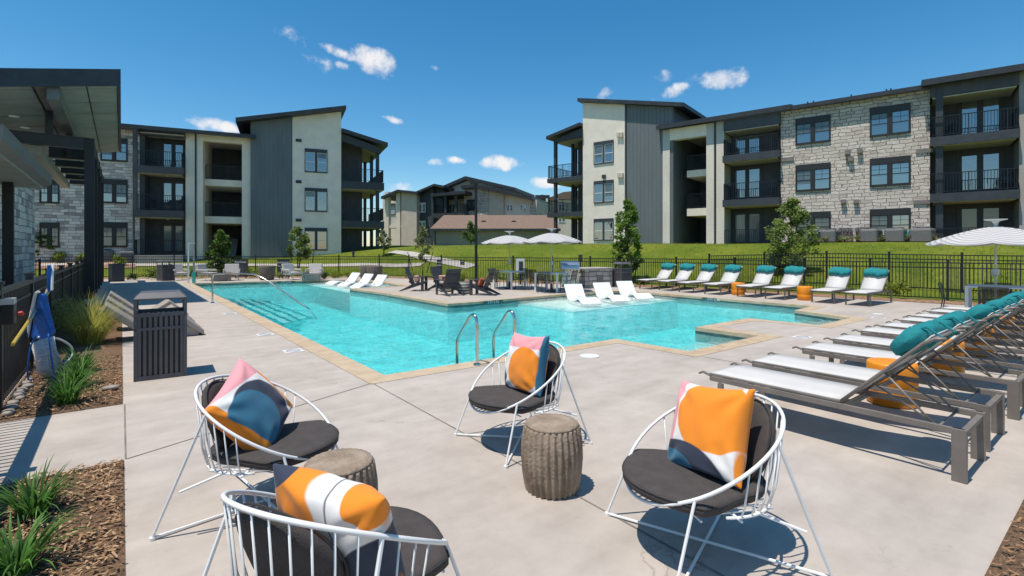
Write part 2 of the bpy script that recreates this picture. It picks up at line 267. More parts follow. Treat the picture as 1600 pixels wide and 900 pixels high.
# ------------------------------------------------------------------ mesh building
class MB:
    def __init__(s): s.v = []; s.f = []; s.mi = []; s.cur = 0
    def m(s, i): s.cur = i; return s
    def add(s, vs_, fs):
        o = len(s.v); s.v += [tuple(p) for p in vs_]
        for q in fs: s.f.append([i + o for i in q]); s.mi.append(s.cur)
        return s
    def box(s, x0, x1, y0, y1, z0, z1, mx=None):
        x0, x1 = min(x0, x1), max(x0, x1); y0, y1 = min(y0, y1), max(y0, y1); z0, z1 = min(z0, z1), max(z0, z1)
        vs_ = [Vector(p) for p in ((x0, y0, z0), (x1, y0, z0), (x1, y1, z0), (x0, y1, z0), (x0, y0, z1), (x1, y0, z1), (x1, y1, z1), (x0, y1, z1))]
        if mx: vs_ = [mx @ p for p in vs_]
        return s.add(vs_, [(3, 2, 1, 0), (4, 5, 6, 7), (0, 1, 5, 4), (1, 2, 6, 5), (2, 3, 7, 6), (3, 0, 4, 7)])
    def bar(s, a, b, w, h=None, up=(0, 0, 1)):           # rectangular bar from a to b
        a, b = Vector(a), Vector(b); d = (b - a).normalized(); h = h or w
        u = Vector(up); u = Vector((1, 0, 0)) if abs(d.dot(u)) > .98 else u
        x = d.cross(u).normalized(); y = x.cross(d).normalized()
        vs_ = [p + x * i * w / 2 + y * j * h / 2 for p in (a, b) for i, j in ((-1, -1), (1, -1), (1, 1), (-1, 1))]
        return s.add(vs_, [(3, 2, 1, 0), (4, 5, 6, 7), (0, 1, 5, 4), (1, 2, 6, 5), (2, 3, 7, 6), (3, 0, 4, 7)])
    def tube(s, pts, r, n=6, closed=False, caps=True):
        pts = [Vector(p) for p in pts]; k = len(pts); rings = []
        ref = None
        for i, p in enumerate(pts):
            d = (pts[(i + 1) % k] - pts[i - 1]) if closed else (pts[min(i + 1, k - 1)] - pts[max(i - 1, 0)])
            d.normalize()
            if ref is None: ref = Vector((0, 0, 1)) if abs(d.z) < .9 else Vector((1, 0, 0))
            x = (ref - d * ref.dot(d)); x = x.normalized() if x.length > 1e-5 else d.orthogonal().normalized(); ref = x; y = d.cross(x)
            rr = r[i] if isinstance(r, (list, tuple)) else r
            rings.append([p + x * math.cos(2 * math.pi * j / n) * rr + y * math.sin(2 * math.pi * j / n) * rr for j in range(n)])
        vs_ = [q for g_ in rings for q in g_]; fs = []
        for i in range(k if closed else k - 1):
            for j in range(n):
                a, b = i * n, ((i + 1) % k) * n; fs.append((a + j, a + (j + 1) % n, b + (j + 1) % n, b + j))
        if caps and not closed: fs += [tuple(range(n))[::-1], tuple((k - 1) * n + j for j in range(n))]
        return s.add(vs_, fs)
    def lathe(s, prof, n=24, c=(0, 0, 0), flute=0, famp=0.0, caps=True):
        vs_ = []
        for r, z in prof:
            for j in range(n):
                a = 2 * math.pi * j / n; q = r + (famp * math.cos(flute * a) if flute and r > .02 else 0)
                vs_.append((c[0] + q * math.cos(a), c[1] + q * math.sin(a), c[2] + z))
        fs = [(i * n + j, i * n + (j + 1) % n, (i + 1) * n + (j + 1) % n, (i + 1) * n + j) for i in range(len(prof) - 1) for j in range(n)]
        if caps: fs += [tuple(range(n))[::-1], tuple((len(prof) - 1) * n + j for j in range(n))]
        return s.add(vs_, fs)
    def prism(s, poly, d0, d1, axis='y', mx=None):       # outline (a,b) pushed through from d0 to d1 along an axis
        f_ = {'y': lambda p, d: (p[0], d, p[1]), 'x': lambda p, d: (d, p[0], p[1]), 'z': lambda p, d: (p[0], p[1], d)}[axis]
        k = len(poly); vs_ = [Vector(f_(p, d0)) for p in poly] + [Vector(f_(p, d1)) for p in poly]
        if mx: vs_ = [mx @ p for p in vs_]
        fs = [tuple(range(k)), tuple(range(2 * k - 1, k - 1, -1))] + [(j, j + k, (j + 1) % k + k, (j + 1) % k) for j in range(k)]
        return s.add(vs_, fs)
    def build(s, name, mats, parent=None, smooth=False, bevel=0, loc=None, rz=0, fix=True, subsurf=0):
        me = bpy.data.meshes.new(name); me.from_pydata(s.v, [], s.f)
        mats = mats if isinstance(mats, (list, tuple)) else [mats]
        for q in mats: me.materials.append(q)
        me.polygons.foreach_set('material_index', s.mi)
        if fix:
            bm = bmesh.new(); bm.from_mesh(me); bmesh.ops.recalc_face_normals(bm, faces=bm.faces[:]); bm.to_mesh(me); bm.free()
        if smooth: me.polygons.foreach_set('use_smooth', [True] * len(me.polygons))
        me.update(); o = bpy.data.objects.new(name, me); col.objects.link(o); o.parent = parent
        if loc is not None: o.location = (*loc, 0) if len(loc) == 2 else loc
        o.rotation_euler.z = rz
        if bevel:
            b = o.modifiers.new('bevel', 'BEVEL'); b.width = bevel; b.segments = 2; b.limit_method = 'ANGLE'; b.angle_limit = R(40)
        if subsurf:
            b = o.modifiers.new('sub', 'SUBSURF'); b.levels = b.render_levels = subsurf
        return o
def tag(o, label=None, cat=None, group=None, kind=None):
    if label: o['label'] = label
    if cat: o['category'] = cat
    if group: o['group'] = group
    if kind: o['kind'] = kind
    return o
def empty(name, label, cat, loc, rz=0, group=None):
    o = bpy.data.objects.new(name, None); col.objects.link(o); o.empty_display_size = .2
    o.location = (*loc, 0) if len(loc) == 2 else loc; o.rotation_euler.z = rz
    return tag(o, label, cat, group)
def kids(o): return [c for c in bpy.data.objects if c.parent == o]
def dup(o, label=None, loc=None, rz=None, parent=None, ch=None):
    if ch is None:
        ch = {}
        for q in bpy.data.objects:
            if q.parent: ch.setdefault(q.parent, []).append(q)
    c = o.copy(); col.objects.link(c); c.parent = parent
    if label: c['label'] = label
    if loc is not None: c.location = (*loc, 0) if len(loc) == 2 else loc
    if rz is not None: c.rotation_euler.z = rz
    for k in ch.get(o, []): dup(k, parent=c, ch=ch)
    return c
def hdg(v): return math.atan2(v[1], v[0]) - math.pi / 2       # z-rotation that turns local +Y to world direction v
def sheet(name, outer, holes, z, m, kind='structure', skirt=0):
    bm = bmesh.new(); 
    for ring in [outer] + holes:
        vs_ = [bm.verts.new((p[0], p[1], z)) for p in ring]
        for i in range(len(vs_)): bm.edges.new((vs_[i - 1], vs_[i]))
    bmesh.ops.triangle_fill(bm, use_beauty=True, use_dissolve=False, edges=bm.edges[:])
    for f_ in bm.faces:
        f_.normal_update()
        if f_.normal.z < 0: f_.normal_flip()
    me = bpy.data.meshes.new(name); bm.to_mesh(me); bm.free(); me.materials.append(m)
    o = bpy.data.objects.new(name, me); col.objects.link(o)
    if kind: o['kind'] = kind
    return o

# ------------------------------------------------------------------ ground
SITE = [(21.2, -8), (21.2, 2), (20.3, 8), (19.6, 13), (17.2, 18.5), (15.3, 22.5), (12.6, 29.5), (6.3, 33.1), (.5, 36.8), (-14, 40), (-30, 40), (-30, -8)]
def sdist(x, y):
    ins = False; best = 1e9; k = len(SITE)
    for i in range(k):
        (x0, y0), (x1, y1) = SITE[i - 1], SITE[i]
        dx, dy = x1 - x0, y1 - y0; t = max(0, min(1, ((x - x0) * dx + (y - y0) * dy) / (dx * dx + dy * dy)))
        best = min(best, math.hypot(x - x0 - t * dx, y - y0 - t * dy))
        if (y0 > y) != (y1 > y) and x < (x1 - x0) * (y - y0) / (y1 - y0) + x0: ins = not ins
    return -best if ins else best
def sm(t): t = max(0, min(1, t)); return t * t * (3 - 2 * t)
def gz(x, y):
    d = sdist(x, y)
    if d < -1.6: return -1.7
    if d < 0: return -.02
    A = 1.2 + .85 * sm((x - 9) / 13)
    return -.02 + A * (.25 * min(1, d / 11) + .75 * sm(d / 10.5)) + (mnoise.noise(Vector((x * .12, y * .12, 0))) * .1 * min(1, d / 4) if d < 40 else 0)
def ray(px, py):                                    # where the line of sight through a picture point meets the lawn
    d = 15.0
    while d < 120:
        p = at(px, d); z = EYE - (py - HY) * d / F
        if z <= gz(p.x, p.y): return p
        d += .1
    return at(px, 60)
mb = MB(); NX, NY, S0 = 150, 150, .9
gx = [-45 + S0 * i for i in range(NX)]; gy = [-8 + S0 * i for i in range(NY)]
for yy in gy:
    for xx in gx: mb.v.append((xx, yy, gz(xx, yy)))
for j in range(NY - 1):
    for i in range(NX - 1): mb.f.append((j * NX + i, j * NX + i + 1, (j + 1) * NX + i + 1, (j + 1) * NX + i)); mb.mi.append(0)
tag(mb.build('lawn', MATS['lawn grass'], smooth=True), kind='structure')
mb = MB(); mb.add([(-900, -900, -1.9), (900, -900, -1.9), (900, 900, -1.9), (-900, 900, -1.9)], [(0, 1, 2, 3)])
tag(mb.build('ground', MATS['lawn grass']), kind='structure')
def ribbon(name, pts, w, m, lift=.03, step=.5):
    mb = MB(); pts = [Vector(p[:2]) for p in pts]; line = []
    for a, b in zip(pts, pts[1:]):
        k = max(2, int((b - a).length / step)); line += [a.lerp(b, i / k) for i in range(k)]
    line.append(pts[-1])
    for i, p in enumerate(line):
        d = (line[min(i + 1, len(line) - 1)] - line[max(i - 1, 0)]).normalized(); n_ = Vector((-d.y, d.x))
        for t in (-.5, -.17, .17, .5): q = p + n_ * w * t; mb.v.append((q.x, q.y, gz(q.x, q.y) + lift))
    for i in range(len(line) - 1):
        for j in range(3): mb.f.append((i * 4 + j, i * 4 + j + 1, i * 4 + j + 5, i * 4 + j + 4)); mb.mi.append(0)
    o = mb.build(name, m); o['kind'] = 'structure'; return o
ribbon('footpath', [ray(612, 394), ray(640, 397), ray(668, 404), ray(700, 410), ray(738, 418)], .95, M['path'], .05)
ribbon('lawn_walk', [ray(60, 415), ray(250, 415), ray(420, 415), ray(560, 414.5), ray(660, 414)], .9, M['path'], .05)

# pool outline, coping, deck, basin, water
POOL = [(2.72, 6.2), (7.2, 6.1), (7.25, 4.62), (9.6, 4.62), (9.6, 5.97), (11.87, 5.97), (12.0, 4.47), (13.85, 4.47), (14.4, 5.97), (15.85, 6.1), (15.95, 12.3), (15.95, 13.1),
        (13.06, 13.4), (8.5, 13.1), (7.79, 13.15), (7.84, 17.9), (7.6, 20.85), (10.2, 20.85), (10.6, 24.4), (9.9, 27.1), (5.46, 28.4), (2.72, 28.7)]
POOL = [(7.84 if p == (7.84, 17.9) else p[0], p[1]) for p in POOL]
def offset(poly, d):
    res = []; k = len(poly)
    for i in range(k):
        a, b, c = Vector(poly[i - 1]), Vector(poly[i]), Vector(poly[(i + 1) % k])
        d0 = (b - a).normalized(); d1 = (c - b).normalized(); n0 = Vector((d0.y, -d0.x)); n1_ = Vector((d1.y, -d1.x))
        bis = (n0 + n1_); l = bis.length; bis = bis / l if l > 1e-4 else n0
        res.append(tuple(b + bis * d / max(.35, bis.dot(n0))))
    return res
COP = offset(POOL, .32)
DECK = [(-30, -6), (19.9, -6), (19.9, 2), (19.1, 8), (18.4, 12.7), (16.2, 18), (14.3, 22), (11.7, 28.7), (6, 32.2), (.3, 35.8), (-14, 38.6), (-30, 38.6)]
sheet('pool_deck', DECK, [COP], 0, MATS['deck concrete'])
def slabring(name, outer, inner, z0, z1, m):
    mb = MB(); k = len(outer)
    for i in range(k):
        j = (i + 1) % k; a, b, c, d = outer[i], outer[j], inner[j], inner[i]
        mb.add([(*a, z1), (*b, z1), (*c, z1), (*d, z1)], [(0, 1, 2, 3)]); mb.add([(*d, z1), (*c, z1), (*c, z0), (*d, z0)], [(0, 1, 2, 3)])
    o = mb.build(name, m, fix=False); o['kind'] = 'structure'; return o
slabring('pool_coping', COP, POOL, -.07, .004, MATS['tan coping stone'])
mb = MB()
for i in range(len(POOL)):
    a, b = POOL[i], POOL[(i + 1) % len(POOL)]
    mb.m(1).add([(*a, -.07), (*b, -.07), (*b, -.3), (*a, -.3)], [(0, 1, 2, 3)])
    mb.m(0).add([(*a, -.3), (*b, -.3), (*b, -1.25), (*a, -1.25)], [(0, 1, 2, 3)])
tag(mb.build('pool_wall', [M['plaster'], M['tile']], fix=False), kind='structure')
sheet('pool_floor', offset(POOL, .02), [], -1.2, M['plaster'])
e = offset(POOL, -.004)
sheet('pool_ledge', [(10.6, 10.6), (15.94, 10.6), e[10], e[11], e[12], (10.6, 13.25)], [], -.2, M['plaster_w'])
mb = MB(); mb.add([(10.6, 10.6, -.2), (15.94, 10.6, -.2), (15.94, 10.6, -1.2), (10.6, 10.6, -1.2), (10.6, 13.25, -.2), (10.6, 13.25, -1.2)], [(0, 1, 2, 3), (0, 3, 5, 4)])
tag(mb.build('pool_ledge_wall', M['plaster'], fix=False), kind='structure')
sheet('pool_ledge', [(7.7, 20.87), e[17], e[18], e[19], (7.7, 27.6)], [], -.2, M['plaster_w'])
mb = MB()
for i, (xs, zt) in enumerate([(3.08, -.3), (3.42, -.52), (3.76, -.74), (4.1, -.96)]):
    mb.m(0).box(2.721, xs, 12.6 + .5 * i, 20.4, -1.21 + .001 * i, zt); mb.m(1).box(xs - .11, xs + .003, 12.6 + .5 * i + .02, 20.38, zt - .06, zt + .004)
    mb.m(1).box(2.75, xs - .08, 12.6 + .5 * i - .003, 12.6 + .5 * i + .09, zt - .06, zt + .004)
for x0, x1 in ((7.27, 9.58), (12.1, 13.9)):
    for i in range(2): mb.m(0).box(x0 + .01 * i, x1 - .01 * i, 4.48 + .15 * (x0 < 9), 5.1 + .4 * i + .05 * (x0 < 9), -1.21 - .002 * i, -.32 - .3 * i)
tag(mb.build('pool_steps', [M['plaster_w'], M['navy']]), kind='structure')
g = NT('rippled pool water')
s_ = g.xyz(); 
v1 = g.noise(1.5, 4, rough=.6); v2 = g.noise(4.2, 4, g.n('VectorMath', 0, {'operation': 'ADD'}, i0=g.obj, i1=(3, 8, 1)), .6); v3 = g.noise(14, 3)
h = g.math('ADD', g.math('MULTIPLY', v1, .8), g.math('ADD', g.math('MULTIPLY', v2, .55), g.math('MULTIPLY', v3, .16)))
bp = g.t.nodes.new('ShaderNodeBump'); bp.inputs['Strength'].default_value = .8; bp.inputs['Distance'].default_value = .15; g.t.links.new(h, bp.inputs['Height'])
h2 = g.math('ADD', g.math('MULTIPLY', g.noise(3.2, 3, rough=.55), 1.0), g.math('MULTIPLY', g.noise(9.5, 3), .4)); bq = g.t.nodes.new('ShaderNodeBump'); bq.inputs['Strength'].default_value = 1; bq.inputs['Distance'].default_value = .2; g.t.links.new(h2, bq.inputs['Height'])
fr = g.t.nodes.new('ShaderNodeFresnel'); fr.inputs['IOR'].default_value = 1.33; g.t.links.new(bq.outputs[0], fr.inputs['Normal'])
gl = g.n('BsdfGlossy', 0, None, Roughness=.04, Normal=bq.outputs[0], Color=(1, 1, 1))
tr = g.n('BsdfTransparent', 0, None, Color=(.97, .99, .99)); rf = g.n('BsdfRefraction', 0, None, Color=(.97, .99, .99), IOR=1.33, Roughness=0.0)
body = g.n('MixShader', 0, None, i0=.38, i1=tr, i2=rf)
fin = g.n('MixShader', 0, None, i0=g.math('MULTIPLY', fr.outputs[0], .9), i1=body, i2=gl); g.t.links.new(fin, g.t.nodes['Material Output'].inputs['Surface'])
va = g.n('VolumeAbsorption', 0, None, Color=(.12, .9, .91), Density=.47); g.t.links.new(va, g.t.nodes['Material Output'].inputs['Volume'])
def inside(poly, x, y):
    ins = False; j = len(poly) - 1
    for i in range(len(poly)):
        (x0, y0), (x1, y1) = poly[i], poly[j]
        if (y0 > y) != (y1 > y) and x < (x1 - x0) * (y - y0) / (y1 - y0) + x0: ins = not ins
        j = i
    return ins
wo = offset(POOL, .05); st_ = .065; nx_, ny_ = int(13.7 / st_), int(24.6 / st_); idx = {}; vv, ff_ = [], []
def wv_(i, j):
    if (i, j) not in idx:
        x, y = 2.5 + i * st_, 4.3 + j * st_; idx[i, j] = len(vv)
        vv.append((x, y, -.1 + .02 * mnoise.noise(Vector((x * 1.3, y * 1.5, 1))) + .016 * mnoise.noise(Vector((x * 3.1, y * 2.8, 5))) + .006 * mnoise.noise(Vector((x * 7, y * 7, 9)))))
    return idx[i, j]
for j in range(ny_):
    for i in range(nx_):
        if inside(wo, 2.5 + (i + .5) * st_, 4.3 + (j + .5) * st_): ff_.append((wv_(i, j), wv_(i + 1, j), wv_(i + 1, j + 1), wv_(i, j + 1)))
bm = bmesh.new(); bv = [bm.verts.new(p) for p in vv]
for q in ff_: bm.faces.new([bv[k] for k in q]).smooth = True
be = [e_ for e_ in bm.edges if len(e_.link_faces) == 1]
low_ = {}
for e_ in be:
    for v_ in e_.verts:
        if v_ not in low_: low_[v_] = bm.verts.new((v_.co.x, v_.co.y, -1.35))
for e_ in be: bm.faces.new((e_.verts[1], e_.verts[0], low_[e_.verts[0]], low_[e_.verts[1]]))
bb = bm.verts.new((9, 12, -1.36))
for e_ in be: bm.faces.new((low_[e_.verts[0]], bb, low_[e_.verts[1]]))
bmesh.ops.recalc_face_normals(bm, faces=bm.faces[:])
me = bpy.data.meshes.new('pool_water'); bm.to_mesh(me); bm.free(); me.materials.append(g.m)
wat = bpy.data.objects.new('pool_water', me); col.objects.link(wat); wat['kind'] = 'structure'
# joints in the deck
mb = MB()
for a, b in (((2.44, 5.9), (2.36, -2)), ((2.44, 5.93), (.03, 4.97)), ((7.05, 4.25), (7.3, -2)), ((12.0, 4.1), (12.0, -2)), ((.025, 4.97), (.025, 6.74)), ((2.4, 12.5), (.03, 12.5)), ((2.4, 19.5), (.03, 19.5)), ((16.27, 9), (19, 9)), ((12.5, 13.8), (13.4, 22)), ((8.2, 17), (15.5, 18.8))):
    a, b = Vector(a), Vector(b); n_ = (b - a).normalized(); n_ = Vector((-n_.y, n_.x)) * .006
    mb.add([(*(a - n_), .004), (*(b - n_), .004), (*(b + n_), .004), (*(a + n_), .004)], [(0, 1, 2, 3)])
tag(mb.build('deck_joint', M['joint']), kind='structure')
def bed(name, x0, x1, y0, y1, step=.12, hgt=.03):
    mb = MB(); nx = max(2, int((x1 - x0) / step)); ny = max(2, int((y1 - y0) / step))
    for j in range(ny + 1):
        for i in range(nx + 1):
            x, y = x0 + (x1 - x0) * i / nx, y0 + (y1 - y0) * j / ny; ed = min(i, j, nx - i, ny - j) > 0
            mb.v.append((x, y, .006 + (hgt * (.6 + mnoise.noise(Vector((x * 3, y * 3, 2)))) if ed else 0)))
    for j in range(ny):
        for i in range(nx): a = j * (nx + 1) + i; mb.f.append((a, a + 1, a + nx + 2, a + nx + 1)); mb.mi.append(0)
    return tag(mb.build(name, MATS['brown bark mulch'], smooth=True), kind='structure')
bed('mulch_bed', -4, .015, -1, 4.95); bed('mulch_bed', -1.0, .01, 6.76, 19.4); bed('mulch_bed', 2.8, 12, -1.5, .52)
# bark chips lying loose on the near beds
mb = MB(); rr = random.Random(3)
for k in range(15000):
    t = k % 12
    if t < 8: x, y = rr.uniform(-2.2, .0), rr.uniform(2.4, 4.93)
    elif t < 11: x, y = rr.uniform(-.95, 0), rr.uniform(6.8, 9.8)
    else: x, y = rr.uniform(3, 6), rr.uniform(-.2, .5)
    l, w = rr.uniform(.007, .026), rr.uniform(.003, .008); a, tl = rr.uniform(0, 6.3), rr.uniform(-.45, .45)
    c = Vector((x, y, .03 + rr.uniform(-.004, .02))); u = Vector((math.cos(a) * math.cos(tl), math.sin(a) * math.cos(tl), math.sin(tl))); w_ = Vector((-math.sin(a), math.cos(a), rr.uniform(-.3, .3)))
    mb.m(k % 3).add([c - u * l - w_ * w, c + u * l - w_ * w * .6, c + u * l * .9 + w_ * w, c - u * l + w_ * w * .8], [(0, 1, 2, 3)])
tag(mb.build('bark_chips', [mat('dark bark chip', (.16, .085, .042), .95), mat('tan bark chip', (.42, .265, .145), .95), mat('brown bark chip', (.3, .17, .085), .95)], fix=False), kind='stuff')
# ------------------------------------------------------------------ buildings
class Fac:                                            # a facade: local x along it, local y into the building, z up
    def __init__(s, px, d, heading):
        s.o = at(px, d); a = R(heading); s.h = Vector((math.sin(a), math.cos(a))); s.i = Vector((-s.h.y, s.h.x)); s.rz = math.atan2(s.h.y, s.h.x)
    def S(s, px, y=0):
        r_ = fw + rt * ((px - 800) / F); q = s.o + s.i * y
        # q + h*t = r*d
        det = s.h.x * -r_.y + r_.x * s.h.y
        t = (-q.x * -r_.y - r_.x * q.y) / det; return t
    def D(s, px, y=0):
        p = s.o + s.i * y + s.h * s.S(px, y); return p.dot(fw)
    def Z(s, px, py, y=0): return EYE + (HY - py) * s.D(px, y) / F
    def pt(s, px, py, y=0): return (s.S(px, y), s.Z(px, py, y))
    def world(s, px, y=0): return s.o + s.i * y + s.h * s.S(px, y)
def window(f, B, x0, y0, x1, y1, frame, glassm, y=0, grid=True, head=.18, white=False, cols=2):
    s0, s1 = f.S(x0, y), f.S(x1, y); cx = (x0 + x1) / 2; z1, z0 = f.Z(cx, y0, y), f.Z(cx, y1, y); w = s1 - s0; hh = z1 - z0
    mb = MB(); zt = z1 - head; t = .09
    mb.box(s0, s1, y - .06, y + .05, zt, z1); mb.box(s0, s1, y - .07, y + .05, z0 - .02, z0 + .07)
    for k in range(cols + 1):
        c = s0 + w * k / cols; tt = t if 0 < k < cols else t * .6; lo, hi = max(s0, c - tt), min(s1, c + tt); mb.box(lo, hi, y - .055, y + .05, z0 + .07, zt)
    o = mb.build('window', frame, B)
    sash = MB(); pane = MB()
    for k in range(cols):
        a, b = s0 + w * k / cols + (t if k else t * .6), s0 + w * (k + 1) / cols - (t if k < cols - 1 else t * .6); lo, hi = z0 + .07, zt; q = .035; zm = (lo + hi) / 2
        sash.box(a, a + q, y - .03, y + .03, lo, hi).box(b - q, b, y - .03, y + .03, lo, hi).box(a + q, b - q, y - .03, y + .03, lo, lo + q).box(a + q, b - q, y - .03, y + .03, hi - q, hi).box(a + q, b - q, y - .032, y + .02, zm - q * .7, zm + q * .7)
        if grid:
            m_ = (a + b) / 2; sash.box(m_ - .01, m_ + .01, y - .018, y + .01, zm + q * .7, hi - q); sash.box(a + q, b - q, y - .019, y + .01, (zm + hi) / 2 - .01, (zm + hi) / 2 + .01)
        bl = lo + (hi - lo) * rnd.choice((1, 1, .5, .72, .3, .5)); pane.m(0).add([(a, y - .008, lo), (b, y - .008, lo), (b, y - .008, bl), (a, y - .008, bl)], [(0, 1, 2, 3)])
        if bl < hi: pane.m(1).add([(a, y - .008, bl), (b, y - .008, bl), (b, y - .008, hi), (a, y - .008, hi)], [(0, 1, 2, 3)])
    sash.build('sash', M['white'] if white else frame, o); pane.build('pane', [glassm, M['blind_d']], o, fix=False)
    return o
def french_door(f, B, x0, x1, ytop, ybot, y, gm):
    s0, s1 = f.S(x0, y), f.S(x1, y); cx = (x0 + x1) / 2; z1, z0 = f.Z(cx, ytop, y), f.Z(cx, ybot, y)
    mb = MB(); w = (s1 - s0) / 2
    mb.box(s0 - .08, s1 + .08, y - .05, y, z1, z1 + .1).box(s0 - .08, s0, y - .05, y, z0, z1).box(s1, s1 + .08, y - .05, y, z0, z1)
    pn = MB()
    for k in range(2):
        a, b = s0 + k * w, s0 + (k + 1) * w
        mb.box(a, a + .13, y - .035, y, z0, z1).box(b - .13, b, y - .035, y, z0, z1).box(a + .13, b - .13, y - .035, y, z1 - .16, z1).box(a + .13, b - .13, y - .035, y, z0, z0 + .26)
        pn.add([(a + .13, y - .012, z0 + .26), (b - .13, y - .012, z0 + .26), (b - .13, y - .012, z1 - .16), (a + .13, y - .012, z1 - .16)], [(0, 1, 2, 3)])
    o = mb.build('patio_door', M['trim'], B); pn.build('pane', gm, o, fix=False)
    hd = MB(); hd.lathe([(.001, -.02), (.03, 0), (.001, .02)], 8, (s0 + w + .06, y - .07, z0 + 1.05)); hd.lathe([(.001, -.02), (.03, 0), (.001, .02)], 8, (s0 + w + .06, y - .07, z0 + 1.2)); hd.build('handle', M['steel'], o)
    return o
def railing_mb(mb, a, b, z, hgt=1.05, gap=.115, r=.011):
    a, b = Vector((*a, 0)), Vector((*b, 0)); L = (b - a).length; k = max(2, int(L / gap)); Zv = Vector((0, 0, 1))
    mb.bar(a + Zv * (z + hgt), b + Zv * (z + hgt), .05, .04); mb.bar(a + Zv * (z + .1), b + Zv * (z + .1), .035, .03)
    for i in range(k + 1):
        p = a.lerp(b, i / k); rr = .022 if i % 12 == 0 or i == k else r
        mb.bar(p + Zv * (z if rr > .02 else z + .1), p + Zv * (z + hgt), rr * 2)
def balcony(f, B, s0, s1, y0, y1, z, fascia, sides=(True, True), soff=True, floor_only=False):
    o = MB().box(s0, s1, y0, y1, z - fascia, z).build('balcony', M['trim'], B)
    if soff: MB().box(s0 + .12, s1 - .12, y0 + .12, y1 - .05, z - fascia - .02, z - fascia - .001).build('soffit', M['soffit'], o)
    mb = MB(); i = .08
    railing_mb(mb, (s0 + i, y0 + i), (s1 - i, y0 + i), z)
    if sides[0]: railing_mb(mb, (s0 + i, y0 + i), (s0 + i, y1), z)
    if sides[1]: railing_mb(mb, (s1 - i, y0 + i), (s1 - i, y1), z)
    mb.build('railing', M['black'], o); return o
def lamp_dot(B, x, y, z, r=.07):
    MB().lathe([(r, -.03), (r * 1.15, 0)], 10, (x, y, z)).build('ceiling_lamp', M['screen'], B, smooth=False)
def roof_slab(f, B, poly, y0, y1, rise=0.0, name='roof', m=None):   # poly in (s,z), swept back with a rise
    k = len(poly); vs_ = [(p[0], y0, p[1]) for p in poly] + [(p[0], y1, p[1] + rise) for p in poly]
    fs = [tuple(range(k)), tuple(range(2 * k - 1, k - 1, -1))] + [(j, j + k, (j + 1) % k + k, (j + 1) % k) for j in range(k)]
    return MB().add(vs_, fs).build(name, m or M['roof'], B)
def strip(p, q, t): return [p, q, (q[0], q[1] - t), (p[0], p[1] - t)]

# ---- the block on the left
fl = Fac(250, 35.4, 103.3); gl_ = 1.0
BL = empty('apartment_building', 'grey stone and stucco apartment block left of centre, its tall roof rising to the right', 'building', fl.o, fl.rz)
S, Z = fl.S, fl.Z
DEEP = 13
def wall(B, s0, s1, y0, y1, z0, z1, m, name='wall'): return MB().box(s0, s1, y0, y1, z0, z1).build(name, m, B)
zt = Z(205, 203)
wall(BL, S(-60), S(218), 0, DEEP, gl_ - 1, zt, MATS['grey ledge stone'], 'stone_wall')
for wx0, wx1 in ((62, 93), (157, 199.5)):
    for (ya, yb), gm in zip(((215.5, 252), (280, 317.5), (347.5, 386)), ('glass', 'glass_b', 'blind')): window(fl, BL, wx0, ya, wx1, yb, M['wtrim'], M[gm], head=.34)
window(fl, BL, -10, 281, 30, 316, M['wtrim'], M['glass'], head=.34)
# balcony bay
yr = 1.3; zs = [Z(250, 262), Z(250, 329.5), Z(250, 398.5)]; zs_bl = zs
wall(BL, S(218), S(290), yr, DEEP, gl_ - 1, Z(250, 205), M['dark_wall'])
for i, (zz, gm) in enumerate(zip(zs, ('glass_b', 'glass_b', 'blind'))):
    if i < 2: balcony(fl, BL, S(207, -.75), S(290) - .05, -.75, yr, zz, .5)
    else:
        o = MB().box(S(207, -.75), S(290) - .05, -.75, yr, zz - 1.2, zz).build('patio_slab', M['path'], BL); mb = MB(); railing_mb(mb, (S(210, -.7), -.68), (S(290) - .1, -.68), zz); railing_mb(mb, (S(210, -.7), -.68), (S(210, -.7), 0), zz); mb.build('railing', M['black'], o)
    s0 = S(253, yr); f_ = zz + .03
    o = french_door(fl, BL, 253, 289, HY - (f_ + 2.25 - EYE) * F / fl.D(270, yr), HY - (f_ - EYE) * F / fl.D(270, yr), yr, M[gm])
    lamp_dot(BL, S(262, .4), .4, zz + 2.55)
MB().box(S(207, -.75), S(218), -.72, -.5, zs[1], zt).box(S(207, -.72), S(210, -.7), -.7, -.55, zs[2], zs[1] - .5).build('corner_post', M['dark_wall'], BL)
# breezeway
MB().box(S(317) - .02, S(378) + .02, .5, 5.2, Z(347, 213), Z(347, 209)).build('breezeway_ceiling', M['stucco'], BL)
MB().box(S(218) + .004, S(218) + .3, .01, yr, zs[2], Z(250, 200)).build('corner_post', M['dark_wall'], BL)
MB().box(S(290), S(317), 0, DEEP, gl_ - 1, Z(303, 208)).build('stucco_column', M['stucco'], BL)
MB().tube([(S(306), -.06, gl_), (S(306), -.06, Z(306, 207))], .05, 8).build('downspout', M['black'], BL)
MB().box(S(378), S(391.5), 0, DEEP, gl_ - 1, Z(385, 212)).build('stucco_column', M['stucco'], BL)
MB().box(S(317), S(378), .02, .5, Z(347, 222), Z(347, 209)).build('lintel', M['stucco'], BL)
MB().box(S(317) - .02, S(378) + .02, 5.2, 5.4, gl_ - 1, Z(347, 209)).build('breezeway_wall', M['dark_wall'], BL)
for ya, yb in ((281, 291), (338.5, 349)):
    z1, z0 = Z(347, ya, 1), Z(347, yb, 1); o = MB().box(S(317) + .01, S(378) - .01, .9, 5.2, z0, z1).build('landing', M['stucco'], BL)
    mb = MB(); railing_mb(mb, (S(319), .98), (S(377), .98), z1); mb.build('railing', M['black'], o)
    lamp_dot(BL, S(352, 2), 2, z0 - .02); lamp_dot(BL, S(368, 3.5), 3.5, z0 - .02)
o = MB()
for k in range(9): o.box(S(334), S(334) + 1.3, 1.4 + .28 * k, 1.7 + .28 * k, gl_ + .17 * k, gl_ + .17 * (k + 1))
